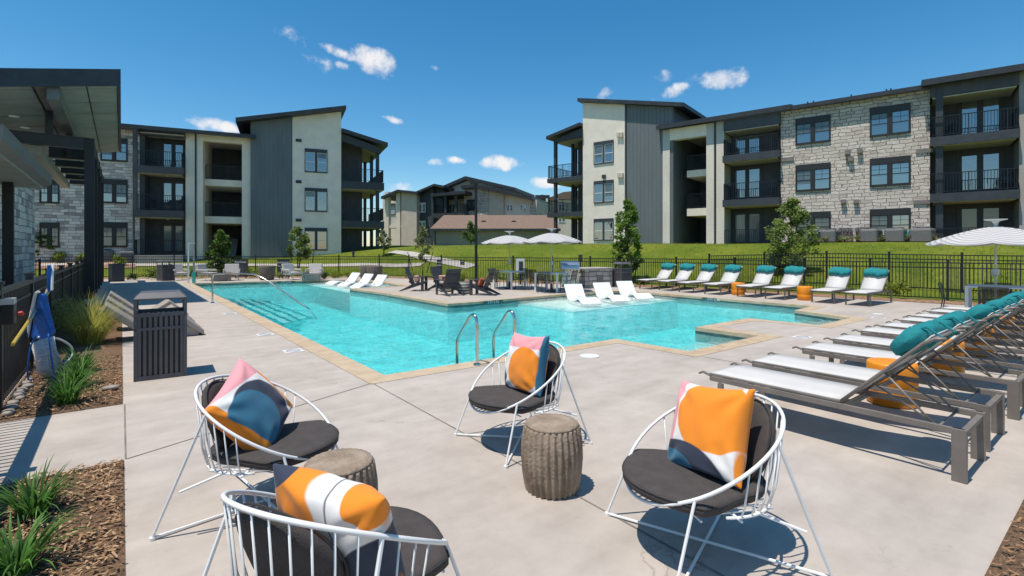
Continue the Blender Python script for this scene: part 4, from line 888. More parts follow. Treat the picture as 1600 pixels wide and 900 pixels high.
CHAIRS = [((2.545, 1.55), (-.89, .45), 'white wire chair right of the fluted stool, orange disc pillow facing left'),
          ((2.70, 3.38), (-1, .06), 'white wire chair nearest the pool ladder, behind the fluted stool'),
          ((.76, 3.55), (.80, -.60), 'white wire chair in front of the slatted bin, with a teal and navy pillow'),
          ((.69, 1.985), (.89, .46), 'white wire chair in the foreground with its spindle back to the camera')]
cm = {}
chairs = []
for i, (p, f_, lab) in enumerate(CHAIRS):
    c = C0 if i == 0 else dup(C0); c['label'] = lab; c.location = (*p, 0); c.rotation_euler.z = hdg(f_); c.scale = (1.05, 1.05, 1.03); chairs.append(c)

PINK, ORG, NAVY, TEAL_, WHT = (.8, .32, .34), (.86, .25, .006), (.022, .032, .062), (.02, .15, .24), (.78, .75, .71)
def pillow_mat(name, layers, flip=-.9):                             # layers: (kind, args, colour) painted one over another on the cover print
    g = NT(name); s = g.xyz(); x, y = g.math('MULTIPLY', s[0], flip), g.math('MULTIPLY', s[2], .9)
    w = g.noise(9, 2); x = g.math('ADD', x, g.math('MULTIPLY', g.math('SUBTRACT', w, .5), .012))
    c = g.mix(0.0, WHT, WHT)
    for kind, a, colr in layers:
        if kind == 'disc':
            d = g.math('SQRT', g.math('ADD', g.math('POWER', g.math('DIVIDE', g.math('SUBTRACT', x, a[0]), a[2]), 2), g.math('POWER', g.math('DIVIDE', g.math('SUBTRACT', y, a[1]), a[3]), 2)))
            mk = g.ramp(d, 1.02, .98)
        else:                                             # half plane a.x + b.y > c
            d = g.math('SUBTRACT', g.math('ADD', g.math('MULTIPLY', x, a[0]), g.math('MULTIPLY', y, a[1])), a[2]); mk = g.ramp(d, -.003, .003)
            if len(a) > 3: mk = g.math('MULTIPLY', mk, g.ramp(d, a[3] + .003, a[3] - .003))
        c = g.mix(mk, c, colr)
    wv = g.noise(300, 2); c = g.mix(g.ramp(wv, .3, .7, 0, .12), c, (.1, .1, .1)); g.col(c); g.rough(.9)
    g.b.inputs['Sheen Weight'].default_value = .15
    g.bump(g.math('ADD', g.math('MULTIPLY', g.noise(9, 3), .4), g.math('MULTIPLY', wv, .05)), .2, .02); return g.m
def pillow(label, m, loc, facing, tilt=-18, roll=0, w=.53, h=.53, th=.1, seed=0):
    n = 26; mb = MB()
    for side in (1, -1):
        for j in range(n + 1):
            for i in range(n + 1):
                u, v = -1 + 2 * i / n, -1 + 2 * j / n
                pin = 1 - .13 * (1 - abs(v) ** 2) * abs(u) ** 6; pin2 = 1 - .13 * (1 - abs(u) ** 2) * abs(v) ** 6
                x, z = u * w / 2 * pin, v * h / 2 * pin2
                t = max(0, (1 - abs(u) ** 2.6) * (1 - abs(v) ** 2.6)) ** .48
                wr = mnoise.noise(Vector((u * 2.4 + seed, v * 2.4, side))) * .009 + mnoise.noise(Vector((u * 5 + seed, v * 5, side * 3))) * .004 * (abs(u) + abs(v))
                fo = .012 * sum(math.exp(-((math.hypot(abs(u) - 1, abs(v) - 1) - .55) / .3) ** 2) for _ in (0,)) * math.sin(11 * math.atan2(1.02 - abs(v), 1.02 - abs(u)) + seed + (u > 0) * 2 + (v > 0)); cr_ = fo - .012 * math.exp(-((abs(u) - abs(v)) ** 2) * 40) * (abs(u) > .55)
                mb.v.append((x, side * (th * t + (wr + cr_) * t), z - .02 * (1 - v) * .5 * t))
    N = (n + 1) * (n + 1)
    for sd_ in (0, 1):
        for j in range(n):
            for i in range(n):
                a = sd_ * N + j * (n + 1) + i; q = (a, a + 1, a + n + 2, a + n + 1); mb.f.append(q if sd_ else q[::-1]); mb.mi.append(0)
    o = mb.build('throw_pillow', m, fix=True, smooth=True, subsurf=1); bm = bmesh.new(); bm.from_mesh(o.data); bmesh.ops.remove_doubles(bm, verts=bm.verts[:], dist=.0015); bm.to_mesh(o.data); bm.free()
    o.matrix_world = Matrix.Translation(loc) @ Matrix.Rotation(hdg(facing), 4, 'Z') @ Matrix.Rotation(R(-tilt), 4, 'X') @ Matrix.Rotation(R(roll), 4, 'Y')
    return tag(o, label, 'pillow', 'patterned throw pillows on the wire chairs')
PM = [pillow_mat('pillow print A', [('half', (-1, 0, .15), PINK), ('disc', (.06, .06, .205, .19), ORG), ('half', (.0, -1, .115), WHT), ('disc', (-.09, -.25, .26, .16), NAVY), ('disc', (-.16, -.21, .14, .07), TEAL_), ('half', (1, 0, .205), ORG)]),
      pillow_mat('pillow print B', [('half', (0, 1, .11), PINK), ('disc', (.06, -.05, .18, .17), ORG), ('half', (-1, -.3, .19), NAVY), ('half', (1, 0, .2), TEAL_)]),
      pillow_mat('pillow print C', [('half', (-1, 0, .175), ORG), ('half', (1, -.1, .165), ORG), ('half', (.3, 1, .165), PINK), ('disc', (-.04, -.04, .2, .2), NAVY), ('disc', (-.1, -.02, .16, .17), TEAL_), ('half', (-1, -.15, .18), ORG), ('half', (1, -.2, .185), ORG)]),
      pillow_mat('pillow print D', [('disc', (-.13, -.02, .17, .25), ORG), ('half', (-1, 1.2, .40), NAVY), ('half', (.97, .3, .085, .006), NAVY), ('disc', (.2, .26, .13, .12), ORG), ('disc', (.22, -.06, .15, .16), NAVY), ('disc', (.2, -.27, .2, .13), TEAL_), ('half', (1, 0, .212), ORG)])]
PILL = [('pillow with a large orange disc on the chair right of the fluted stool', 0, 0, -.07, .635, -22, 8, 14),
        ('pillow with a pink top and an orange disc, on the chair nearest the pool ladder', 1, 1, -.12, .65, -14, 4, 0),
        ('teal and navy pillow with orange stripes, tilted in the chair in front of the bin', 2, 2, -.10, .62, -30, 30, -14),
        ('orange and white pillow with thin dark lines, on the foreground chair seen from behind', 3, 3, -.12, .605, -20, -3, 0)]
for lab, ci, mi, y, z, tilt, roll, turn in PILL:
    p, f_, _ = CHAIRS[ci]; f2 = Vector(f_).normalized(); side = Vector((f2.y, -f2.x)); q = Vector(p) + f2 * y + side * (.03 if ci != 3 else .11)
    f_ = tuple(Matrix.Rotation(R(turn), 2) @ Vector(f_))
    pillow(lab, PM[mi], (q.x, q.y, z), f_ if ci != 3 else (-f2.x, -f2.y), tilt if ci != 3 else -tilt, roll, seed=ci * 5)
def stool(label, loc):
    prof = [(.172, 0), (.178, .012), (.196, .11), (.205, .23), (.202, .33), (.188, .425), (.182, .44)]
    mb = MB(); mb.lathe([(r, z) for r, z in prof], 168, flute=28, famp=.0095); o = mb.build('drum_stool', M['stool'], loc=loc, smooth=True)
    tag(o, label, 'stool', 'fluted concrete drum stools between the wire chairs')
    MB().lathe([(.18, .436), (.184, .446), (.178, .456), (.14, .458), (.01, .458)], 84, flute=28, famp=.0028).build('top', M['stool'], o, smooth=True); return o
stool('fluted brown concrete drum stool standing clear between the wire chairs', (2.35, 2.56)); stool('fluted concrete drum stool half hidden behind the foreground pillow', (.97, 2.83))

# ------------------------------------------------------------------ chaise loungers
def bolster(up, BLn, Wd, v):                             # head bolster tied near the top, each slumped its own way
    mb = MB(); n, k = 30, 18
    for i in range(n + 1):
        t = -1 + 2 * i / n; r_ = max(0, 1 - abs(t) ** 7) ** .5; sl = .03 * mnoise.noise(Vector((t * 1.5, v * 3.1, 0))) - (.03 * v * t if v else 0)
        for j in range(k):
            a = 2 * math.pi * j / k; wr = 1 + .17 * mnoise.noise(Vector((t * 4 + v * 7, math.cos(a) * 1.6, math.sin(a) * 1.6))) + .07 * mnoise.noise(Vector((t * 11 + v * 5, math.cos(a) * 3, math.sin(a) * 3))) - .1 * math.exp(-((abs(t) - .64) / .07) ** 2)
            q = up(BLn - .16 + sl + .15 * r_ * wr * math.cos(a), .07 + .085 * r_ * wr * math.sin(a)); mb.v.append((t * (Wd + .015), q.y, q.z))
    for i in range(n):
        for j in range(k): mb.f.append((i * k + j, i * k + (j + 1) % k, (i + 1) * k + (j + 1) % k, (i + 1) * k + j)); mb.mi.append(0)
    return mb
def make_chaise():
    o = empty('chaise_lounge', '', 'sun lounger', (0, 0, 0))          # local +Y towards the foot, x across, origin under the middle of the frame
    Wd, L0, L1, H_ = .31, 1.0, -1.0, .39
    hy_, ang, BLn = -.22, R(46), .86
    f_ = MB()
    for sx in (-1, 1):
        f_.box(sx * Wd - .014, sx * Wd + .014, L1, L0 - .06, H_ - .06, H_ - .012)
        f_.bar((sx * Wd, L0 - .07, H_ - .012), (sx * Wd, L0 + .02, H_ + .012), .028, .02); f_.bar((sx * Wd, L0 + .015, H_ + .012), (sx * Wd, L0 + .06, H_ - .012), .028, .02)
        f_.bar((sx * Wd * .97, hy_, H_ + .002), (sx * Wd * .97, L0 - .05, H_ + .002), .024, .02)
    for y in (L1 + .02, L0 - .15, .3, hy_): f_.box(-Wd + .014, Wd - .014, y - .02, y + .02, H_ - .07, H_ - .035)
    f_.build('frame', M['frame'], o, bevel=.004)
    for sx in (-1, 1):
        MB().box(sx * Wd - .017, sx * Wd + .017, L1 - .012, L1 + .075, 0, H_ - .012).build('leg', M['frame'], o, bevel=.006)
        MB().box(sx * Wd - .014, sx * Wd + .014, L0 - .2, L0 - .145, 0, H_ - .07).build('leg', M['frame'], o, bevel=.004)
    mb = MB(); n = 12
    for i in range(n + 1):
        t = i / n; y = hy_ + (L0 + .0 - hy_) * t; sag = .02 * math.sin(math.pi * t)
        for x, dz in ((-Wd + .02, 0), (-.1, -.006), (.1, -.006), (Wd - .02, 0)): mb.v.append((x, y, H_ + .016 - sag * (abs(x) < .2) * .6 - (.02 if i == n else 0)))
    for i in range(n):
        for j in range(3): mb.f.append((i * 4 + j, i * 4 + j + 1, i * 4 + j + 5, i * 4 + j + 4)); mb.mi.append(0)
    s_ = mb.build('sling_seat', MATS['white sling mesh'], o, smooth=True, fix=True); md = s_.modifiers.new('solid', 'SOLIDIFY'); md.thickness = .008
    up = lambda t, off=0: Vector((0, hy_ - t * math.cos(ang) + off * math.sin(ang), H_ + t * math.sin(ang) + off * math.cos(ang)))
    b = MB()
    for sx in (-1, 1):
        e = Vector((sx * (Wd - .012), 0, 0)); b.tube([up(0) + e, up(.4) + e, up(BLn - .08) + e, up(BLn, -.02) + e + Vector((0, -.0, 0)), up(BLn + .05, -.06) + e], [.015, .014, .013, .013, .012], 8)
        b.tube([up(.42, -.02) + e * .95, (e.x * .95, hy_ - .62, H_ - .045)], .0085, 6); b.tube([up(.28, -.02) + e * .8, (e.x * .8, hy_ - .62, H_ - .045)], .0075, 6)
    b.tube([up(BLn, -.02) - Vector((Wd - .012, 0, 0)), up(BLn, -.02) + Vector((Wd - .012, 0, 0))], .012, 8); b.tube([(-Wd * .95, hy_ - .62, H_ - .045), (Wd * .95, hy_ - .62, H_ - .045)], .009, 6)
    b.tube([up(.42, -.02) - Vector((Wd * .93, 0, 0)), up(.42, -.02) + Vector((Wd * .93, 0, 0))], .009, 6)
    b.build('backrest_frame', M['frame'], o, smooth=True)
    mb = MB(); n = 10
    for i in range(n + 1):
        p = up(.02 + (BLn - .02) * i / n, .012 - .012 * math.sin(math.pi * i / n))
        for x in (-Wd + .02, 0, Wd - .02): mb.v.append((x, p.y, p.z))
    for i in range(n):
        for j in range(2): mb.f.append((i * 3 + j, i * 3 + j + 1, i * 3 + j + 4, i * 3 + j + 3)); mb.mi.append(0)
    s_ = mb.build('sling_back', MATS['white sling mesh'], o, smooth=True); md = s_.modifiers.new('solid', 'SOLIDIFY'); md.thickness = .008
    mb = bolster(up, BLn, Wd, 0)
    hp = mb.build('head_pillow', M['teal'], o, smooth=True)
    for sx in (-1, 1):
        pts = [up(BLn - .22, .1), up(BLn - .1, .115), up(BLn + .0, .08), up(BLn + .015, -.03), up(BLn - .1, -.035)]
        MB().tube([p + Vector((sx * .2, 0, 0)) for p in pts], .011, 6).build('strap', M['teal'], hp)
    return o
g = NT('white sling mesh'); s = g.xyz(); wv = g.n('TexWave', 1, {'wave_type': 'BANDS'}, Scale=60, Vector=g.obj); n = g.noise(3, 3)
g.col(g.mix(g.ramp(n, .3, .7), (.6, .575, .54), (.66, .635, .6))); g.rough(.75); g.bump(g.noise(220, 2), .15, .01); tp = g.n('BsdfTransparent', 0, None, Color=(1, 1, 1)); mx_ = g.n('MixShader', 0, None, i0=.1, i1=g.b.outputs[0], i2=tp); g.t.links.new(mx_, g.t.nodes['Material Output'].inputs['Surface'])
K0 = make_chaise(); first = True
_up = lambda t, off=0: Vector((0, -.22 - t * math.cos(R(46)) + off * math.sin(R(46)), .39 + t * math.sin(R(46)) + off * math.cos(R(46))))
VAR = []
for v in (1, -1.4, 2):
    q = bolster(_up, .86, .31, v).build('head_pillow', M['teal'], smooth=True); VAR.append(q.data); bpy.data.objects.remove(q)
def vary(o, i):
    for c in kids(o):
        if c.name.startswith('head_pillow'): c.data = VAR[i % 3]
    return o
ORD = ['nearest', 'second', 'third', 'fourth', 'fifth', 'sixth', 'seventh', 'eighth', 'ninth', 'tenth']
NEARX = [4.69, 5.58, 6.83, 7.85, 9.0, 9.88, 10.95, 11.8, 12.92, 13.8]
def put(o, loc, rz, label, group):
    o.location = (*loc, 0); o.rotation_euler.z = rz; o['label'] = label; o['group'] = group
put(K0, (NEARX[0] + .31, 1.81), 0, 'nearest reclined white sling chaise in the right-hand row, feet to the pool', 'chaise loungers in the right-hand row')
for i, x in enumerate(NEARX[1:], 1):
    put(vary(dup(K0), i), (x + .31, 1.81 + rnd.uniform(-.03, .03)), R(rnd.uniform(-1.5, 1.5)), '%s white sling chaise from the camera in the right-hand row' % ORD[i], 'chaise loungers in the right-hand row')
FARY = [13.0, 12.05, 11.0, 9.95, 8.7, 7.72, 6.3, 5.33]
side_of = ['leftmost', 'second from the left', 'third from the left', 'fourth from the left', 'fifth from the left', 'sixth from the left', 'second from the right', 'rightmost']
for y, w in zip(FARY, side_of): put(dup(K0), (17.95 + (.15 if y > 12 else 0), y), R(90 + rnd.uniform(-2.5, 2.5)), 'upright-backed white chaise along the back fence, %s of that row' % w, 'chaise loungers along the back fence')
def drum(label, loc):
    o = MB().lathe([(.2, 0), (.225, .015), (.225, .17), (.218, .19), (.218, .2), (.225, .22), (.225, .425), (.215, .445), (.19, .45), (.01, .45)], 40).build('side_table', M['orange'], loc=loc, smooth=False, bevel=0)
    for p in o.data.polygons: p.use_smooth = abs(p.normal.z) < .9
    return tag(o, label, 'side table', 'orange drum tables between the loungers')
for x, w in zip((6.52, 8.62, 10.6, 12.5, 14.4), ('nearest', 'second', 'third', 'fourth', 'farthest')): drum('%s orange drum table from the camera, between the right-hand chaises' % w, (x, 1.72))
drum('orange drum table between the fourth and fifth chaise by the back fence', (17.7, 9.28)); drum('orange drum table between the sixth and seventh chaise by the back fence', (17.6, 6.98))

# in-pool loungers
def ribbonsolid(mb, path, w, th, edge=0):
    pts = [Vector((0, *p)) for p in path]; k = len(pts); ins = []
    for i, p in enumerate(pts):
        d = (pts[min(i + 1, k - 1)] - pts[max(i - 1, 0)]).normalized(); n_ = Vector((0, -d.z, d.y)); ins.append((p, n_))
    for p, n_ in ins:
        for x, q in ((-w / 2, 0), (w / 2, 0), (w / 2, -th), (-w / 2, -th)): v = p + n_ * q; mb.v.append((x, v.y, v.z))
    for i in range(k - 1):
        for j in range(4): mb.f.append((i * 4 + j, i * 4 + (j + 1) % 4, (i + 1) * 4 + (j + 1) % 4, (i + 1) * 4 + j)); mb.mi.append(mb.cur)
    mb.f += [(3, 2, 1, 0), tuple((k - 1) * 4 + j for j in range(4))]; mb.mi += [mb.cur] * 2; 
    return mb
def smoothpath(cp, n=6):
    res = []
    for i in range(len(cp) - 1):
        p0, p1, p2, p3 = (Vector(cp[max(0, min(len(cp) - 1, i + q))]) for q in (-1, 0, 1, 2))
        for k in range(n):
            t = k / n; res.append(tuple(.5 * ((2 * p1) + (p2 - p0) * t + (2 * p0 - 5 * p1 + 4 * p2 - p3) * t * t + (3 * p1 - p0 - 3 * p2 + p3) * t ** 3)))
    return res + [tuple(cp[-1])]
path = smoothpath([(-.8, .52), (-.63, .31), (-.46, .11), (-.26, .03), (0, .05), (.35, .15), (.6, .12), (.85, .0)])
mb = ribbonsolid(MB(), path, .66, .07); mb.box(-.3, .3, -.42, .6, -.1, .02)
LG = mb.build('ledge_lounger', M['ledge'], bevel=.015); tag(LG, '', 'pool lounger')
MB().prism([(-.1, .02), (.1, .02), (.07, .14), (-.07, .14)], -.3, -.2, mx=Matrix.Translation((0, 0, 0))).build('headrest_notch', M['ledge'], LG)
for i, (x, y) in enumerate([(12.15, 11.75), (13.55, 11.7), (14.9, 11.75)]):
    o = LG if i == 0 else dup(LG); o.location = (x, y, -.07); o.rotation_euler.z = hdg((-.40, -.92)); o['label'] = 'white moulded lounger on the shallow shelf by the grill, %s of three' % ('leftmost', 'middle', 'rightmost')[i]; o['group'] = 'white loungers on the near pool shelf'
for i, (x, y) in enumerate([(8.9, 25.4), (9.0, 23.9), (9.1, 22.5)]):
    o = dup(LG); o.location = (x, y, -.07); o.rotation_euler.z = hdg((-.95, -.3)); o['label'] = 'white moulded lounger on the far left pool shelf, %s of three' % ('leftmost', 'middle', 'rightmost')[i]; o['group'] = 'white loungers on the far pool shelf'
# greige folded loungers behind the bin
mb = MB()
for a_, b_ in (((-1.0, .66), (-.1, .13)), ((-.1, .13), (.52, .42)), ((.52, .42), (1.05, .1))):
    (y0, z0), (y1, z1) = a_, b_; l_ = math.hypot(y1 - y0, z1 - z0); ny_, nz_ = -(z1 - z0) / l_ * .13, (y1 - y0) / l_ * .13
    if y0 < -.5: mb.prism([(y0, z0), (y1, z1), (y1 - ny_ + .02, z1 - nz_), (y0 - ny_, z0 - nz_)], -.36, .36, 'x')
    else: mb.prism([(y0, z0), (y1, z1), (y1, max(0, z1 - .13)), (y0, max(0, z0 - .13))], -.358, .358, 'x')
mb.prism([(-.45, 0), (.95, 0), (.95, .08), (.5, .28), (-.1, .03), (-.3, .1)], -.3, .3, 'x')
TL = mb.build('moulded_lounger', M['tan'], bevel=.02); tag(TL, '', 'lounger', 'greige folded loungers behind the bin')
for i, (x, y) in enumerate([(.5, 11.6), (.5, 13.1), (.52, 14.7)]):
    o = TL if i == 0 else dup(TL); o.location = (x, y, .0); o.scale = (1, .72, 1.05); o.rotation_euler.z = R(-90); o['label'] = 'greige folded moulded lounger behind the bin, %s of three' % ('nearest', 'middle', 'farthest')[i]

# ------------------------------------------------------------------ bin
def litter_bin(label, loc, rz=0, sz=.56, hood=True):
    o = empty('litter_bin', label, 'bin', loc, rz); h = sz / 2; n = 9
    mb = MB()
    for q in range(4):
        mx = Matrix.Rotation(R(90 * q), 4, 'Z')
        for z0, z1 in ((0, .06), (.63, .665), (.80, .85)): mb.box(-h + .003 * q % .006, h - .03, -h, -h + .028, z0, z1, mx)
        for k in range(n):
            x = -h + .03 + (sz - .06) * (k + .5) / n; w = (sz - .06) / n * .31
            mb.box(x - w, x + w, -h + .004, -h + .02, .06, .63, mx); mb.box(x - w, x + w, -h + .004, -h + .02, .665, .8, mx)
        mb.box(-h, -h + .04, -h, -h + .04, .06, .8, mx)
    mb.build('slatted_body', M['bin'], o, bevel=.003)
    MB().box(-h + .04, h - .04, -h + .04, h - .04, .03, .79).build('liner', M['black'], o)
    for sx in (-1, 1):
        for sy in (-1, 1): MB().box(sx * h - sx * .035, sx * h, sy * h - sy * .035, sy * h, .85, 1.03).build('hood_post', M['bin'], o)
    t = h - .07
    MB().add([(-h, -h, 1.03), (h, -h, 1.03), (h, h, 1.03), (-h, h, 1.03), (-t, -t, 1.1), (t, -t, 1.1), (t, t, 1.1), (-t, t, 1.1), (-h, -h, 1.01), (h, -h, 1.01), (h, h, 1.01), (-h, h, 1.01)],
        [(4, 5, 6, 7), (0, 1, 5, 4), (1, 2, 6, 5), (2, 3, 7, 6), (3, 0, 4, 7), (8, 9, 1, 0), (9, 10, 2, 1), (10, 11, 3, 2), (11, 8, 0, 3), (11, 10, 9, 8)]).build('hood', M['bin'], o, bevel=.006)
    return o
litter_bin('slate grey slatted litter bin with a hood, at the deck edge on the left', (.41, 8.06), R(-3))
litter_bin('dark slatted litter bin by the back fence at the left, beside a pale lounge chair', at(259, 26.6), R(20), .62)
litter_bin('dark slatted litter bin at the right end of the stone grill counter', (17.35, 14.35), R(-10), .6)
MB_ = MB().box(-.27, .27, -.27, .27, 0, .88); tag(MB_.box(-.29, .29, -.29, .29, .88, .92).build('planter_bollard', M['trim'], loc=at(182, 25.9), rz=.3), 'plain black square bin standing beyond the pavilion columns', 'bin')

# ------------------------------------------------------------------ rails
def rail_thing(name, label, cat, rails, r=.022):
    c = Vector(rails[0][0]); o = empty(name, label, cat, (c.x, c.y, 0))
    for rl in rails:
        pts = smoothpath([tuple(p) for p in rl], 7) if 1 else rl
        t = MB().tube([Vector(p) - Vector((c.x, c.y, 0)) for p in pts], r, 10); ra = t.build('rail', M['steel'], o, smooth=True)
        q = Vector(rl[0]) - Vector((c.x, c.y, 0)); MB().lathe([(r * 2.6, 0), (r * 2.4, .02), (r * 1.1, .03)], 16, (q.x, q.y, .004)).build('flange', M['steel'], ra, smooth=False)
    return o
def lad(x): return [(x, 5.93, 0), (x, 5.93, .35), (x, 5.935, .6), (x, 5.99, .7), (x, 6.09, .69), (x, 6.2, .58), (x, 6.42, .34), (x, 6.47, .22), (x, 6.47, -.1), (x, 6.47, -.9)]
rail_thing('pool_ladder', 'pair of arched steel ladder rails at the near pool edge', 'pool ladder', [lad(4.0), lad(4.68)])
a, b = Vector((2.22, 17.9)), Vector((4.3, 15.3)); q = lambda t, z: (*a.lerp(b, t), z)
rail_thing('handrail', 'long bent steel handrail running down the pool steps at the left', 'handrail', [[q(0, 0), q(0, .5), q(0, .8), q(.03, .9), q(.12, .92), q(.38, .92), q(.48, .87), q(.6, .7), q(.9, .12), q(1.02, -.1), q(1.1, -.4)]], .024)
c = at(299, 24.6); o = empty('pool_shower', 'tall white pole frame by the far left corner of the pool', 'shower pole', c, -.4)
MB().box(-.16, -.1, -.02, .02, 0, 1.95).box(-.16, .16, -.02, .02, 1.95, 2.0).build('outer_frame', M['white'], o); MB().box(.08, .14, -.03, .03, 0, 1.9).build('column', M['galv'], o); MB().box(.05, .17, -.06, .06, .0, .55).build('base_box', M['tealpipe'], o)
# ------------------------------------------------------------------ adirondack chairs and their tables
def make_adir():
    o = empty('adirondack_chair', '', 'chair', (0, 0, 0), 0, 'adirondack chairs on the pool peninsula')       # faces local +Y
    ba = R(68); bp = lambda t, off=0: (-.1 - t * math.cos(ba) - off * math.sin(ba) * -1, .27 + t * math.sin(ba) + off * math.cos(ba))
    for i in range(5):
        x = -.24 + .12 * i; y0, z0 = bp(0); y1, z1 = bp(.74); MB().bar((x, y0, z0), (x, y1, z1), .112, .022, up=(0, 1, 0)).build('back_slat', M['adir'], o)
    for t in (.12, .5): y, z = bp(t, -.03); MB().box(-.3, .3, y - .02, y + .01, z - .035, z + .035).build('back_rail', M['adir'], o)
    mb = MB()
    for i in range(6): t = i / 5; mb.box(-.27, .27, -.08 + .47 * t, -.01 + .47 * t, .265 + .1 * t, .287 + .1 * t)
    mb.build('seat', M['adir'], o)
    for sx in (-1, 1):
        MB().prism([(-.62, 0), (-.5, 0), (.42, .3), (.42, .38), (.3, .37), (-.1, .26)], sx * .285 - .014, sx * .285 + .014, 'x').build('leg', M['adir'], o)
        MB().box(sx * .32 - .02, sx * .32 + .02, .3, .41, 0, .55).build('leg', M['adir'], o)
        MB().box(sx * .35 - .075, sx * .35 + .075, -.32, .44, .55, .575).build('arm', M['adir'], o)
    return o
A0 = make_adir()
AD = [((9.3, 18.2), (.75, -.66), 'charcoal adirondack chair at the left end of its group, facing right'), ((10.25, 17.75), (.35, -.94), 'charcoal adirondack chair set back between the striped tables'),
      ((9.4, 15.75), (.05, 1), 'charcoal adirondack chair with its slatted back to the camera and an orange pillow'), ((10.42, 15.05), (-.6, .8), 'charcoal adirondack chair nearest the black lamp post, back to the camera')]
for i, (p, f_, lab) in enumerate(AD):
    o = A0 if i == 0 else dup(A0); o.location = (*p, 0); o.rotation_euler.z = hdg(f_); o['label'] = lab
    f2 = Vector(f_).normalized(); q = Vector(p) + f2 * .06
    k = MB(); n = 12
    for s_ in (1, -1):
        for a in range(n + 1):
            for b in range(n + 1):
                u, v = -1 + 2 * a / n, -1 + 2 * b / n; k.v.append((u * .21, s_ * .085 * max(0, (1 - u ** 4) * (1 - v ** 4)) ** .5, v * .15))
    N = (n + 1) ** 2
    for h_ in (0, 1):
        for a in range(n):
            for b in range(n): i0 = h_ * N + a * (n + 1) + b; k.f.append((i0, i0 + 1, i0 + n + 2, i0 + n + 1)); k.mi.append(0)
    c = k.build('lumbar_pillow', M['red_f'] if i in (2, 3) else M['peach_f'], smooth=True); c.matrix_world = Matrix.Translation((q.x, q.y, .47)) @ Matrix.Rotation(hdg(f_), 4, 'Z') @ Matrix.Rotation(R(18), 4, 'X')
    tag(c, '%s pillow on the %s' % ('rust orange' if i in (2, 3) else 'peach', ['left end adirondack chair', 'set back adirondack chair', 'adirondack chair showing its slatted back', 'adirondack chair nearest the lamp post'][i]), 'pillow', 'small pillows on the adirondack chairs')
g = NT('banded grey ceramic'); s = g.xyz(); fz = g.math('FRACT', g.math('MULTIPLY', s[2], 9.5)); g.col(g.mix(g.math('GREATER_THAN', fz, .5), (.1, .1, .085), (.5, .48, .42))); g.rough(.6)
for lab, p in (('banded grey ceramic drum table between the left adirondack chairs', (10.0, 17.05)), ('banded grey ceramic drum table between the two nearer adirondack chairs', (10.1, 15.85))):
    tag(MB().lathe([(.2, 0), (.225, .03), (.235, .22), (.225, .42), (.2, .45), (.01, .45)], 28).build('drum_table', MATS['banded grey ceramic'], loc=p, smooth=True), lab, 'side table', 'banded drum tables by the adirondack chairs')
# ------------------------------------------------------------------ umbrella tables
g = NT('striped umbrella canvas'); s = g.xyz(); rr_ = g.math('SQRT', g.math('ADD', g.math('POWER', s[0], 2), g.math('POWER', s[1], 2))); fz = g.math('FRACT', g.math('MULTIPLY', rr_, 9.5))
g.col(g.mix(g.math('GREATER_THAN', fz, .42), (.44, .42, .41), (.68, .665, .645))); g.rough(.85)
tl = g.n('BsdfTranslucent', 0, None, Color=(.5, .46, .44)); mx_ = g.n('MixShader', 0, None, i0=.25, i1=g.b.outputs[0], i2=tl); g.t.links.new(mx_, g.t.nodes['Material Output'].inputs['Surface'])
def umbrella(label, loc, rad, ze, zc, rz):
    o = empty('patio_umbrella', label, 'umbrella', loc, rz, 'striped umbrellas over the dining tables')
    mb = MB(); n, k = 8, 7
    for i in range(k + 1):
        t = i / k
        for j in range(n * 4):
            a = 2 * math.pi * j / (n * 4); u = (j % 4) / 4; sag = 1 - .07 * math.sin(math.pi * u); r_ = max(.02, rad * t * (math.cos(math.pi / n) / math.cos((u - .5) * 2 * math.pi / n)))
            z = zc - (zc - ze) * (t ** 1.15) - .05 * t * math.sin(math.pi * u) + .03 * math.sin(math.pi * t)
            mb.v.append((r_ * math.cos(a), r_ * math.sin(a), z))
    N = n * 4
    for i in range(k):
        for j in range(N): mb.f.append((i * N + j, i * N + (j + 1) % N, (i + 1) * N + (j + 1) % N, (i + 1) * N + j)); mb.mi.append(0)
    c = mb.build('canopy', MATS['striped umbrella canvas'], o, smooth=True); md = c.modifiers.new('solid', 'SOLIDIFY'); md.thickness = .006
    mb = MB().tube([(0, 0, .0), (0, 0, zc + .02)], .02, 8)
    mb.build('pole', M['galv'], o)
    r_ = MB()
    for j in range(n): a = 2 * math.pi * j / n; r_.tube([(0, 0, zc - .06), (rad * .97 * math.cos(a), rad * .97 * math.sin(a), ze + .0)], .008, 5)
    r_.build('ribs', M['galv'], o)
    MB().lathe([(.025, 0), (.03, .05), (.07, .12), (.2, .155), (.21, .17), (.01, .175)], 24, (0, 0, zc - .01)).build('finial', M['white'], o, smooth=False)
    MB().lathe([(.02, -.09), (.07, -.07), (.075, .07), (.02, .09)], 12, (0, 0, 1.12)).build('crank_box', M['galv'], o)
    MB().lathe([(.25, 0), (.25, .04), (.05, .06), (.04, .3), (.02, .3)], 20).build('base', M['trim'], o)
    return o
umbrella('left of the two striped umbrellas in the middle distance, beside the black lamp post', (12.95, 16.75), 1.22, 1.93, 2.27, .2)
umbrella('right of the two striped umbrellas in the middle distance, beside the steel grill', (13.35, 14.55), 1.25, 1.95, 2.32, .5)
umbrella('large striped umbrella at the right edge, beyond the row of loungers', (16.1, 2.25), 1.3, 1.79, 2.2, .1)
def dining(label, loc, rz, h=.74):
    o = empty('dining_table', label, 'table', loc, rz, 'pale dining tables under the umbrellas')
    MB().box(-.5, .5, -.5, .5, h - .03, h).build('tabletop', M['white'], o, bevel=.004)
    for sx in (-1, 1):
        for sy in (-1, 1): MB().box(sx * .5 - sx * .06, sx * .5, sy * .5 - sy * .06, sy * .5, 0, h - .03).build('leg', M['white'], o)
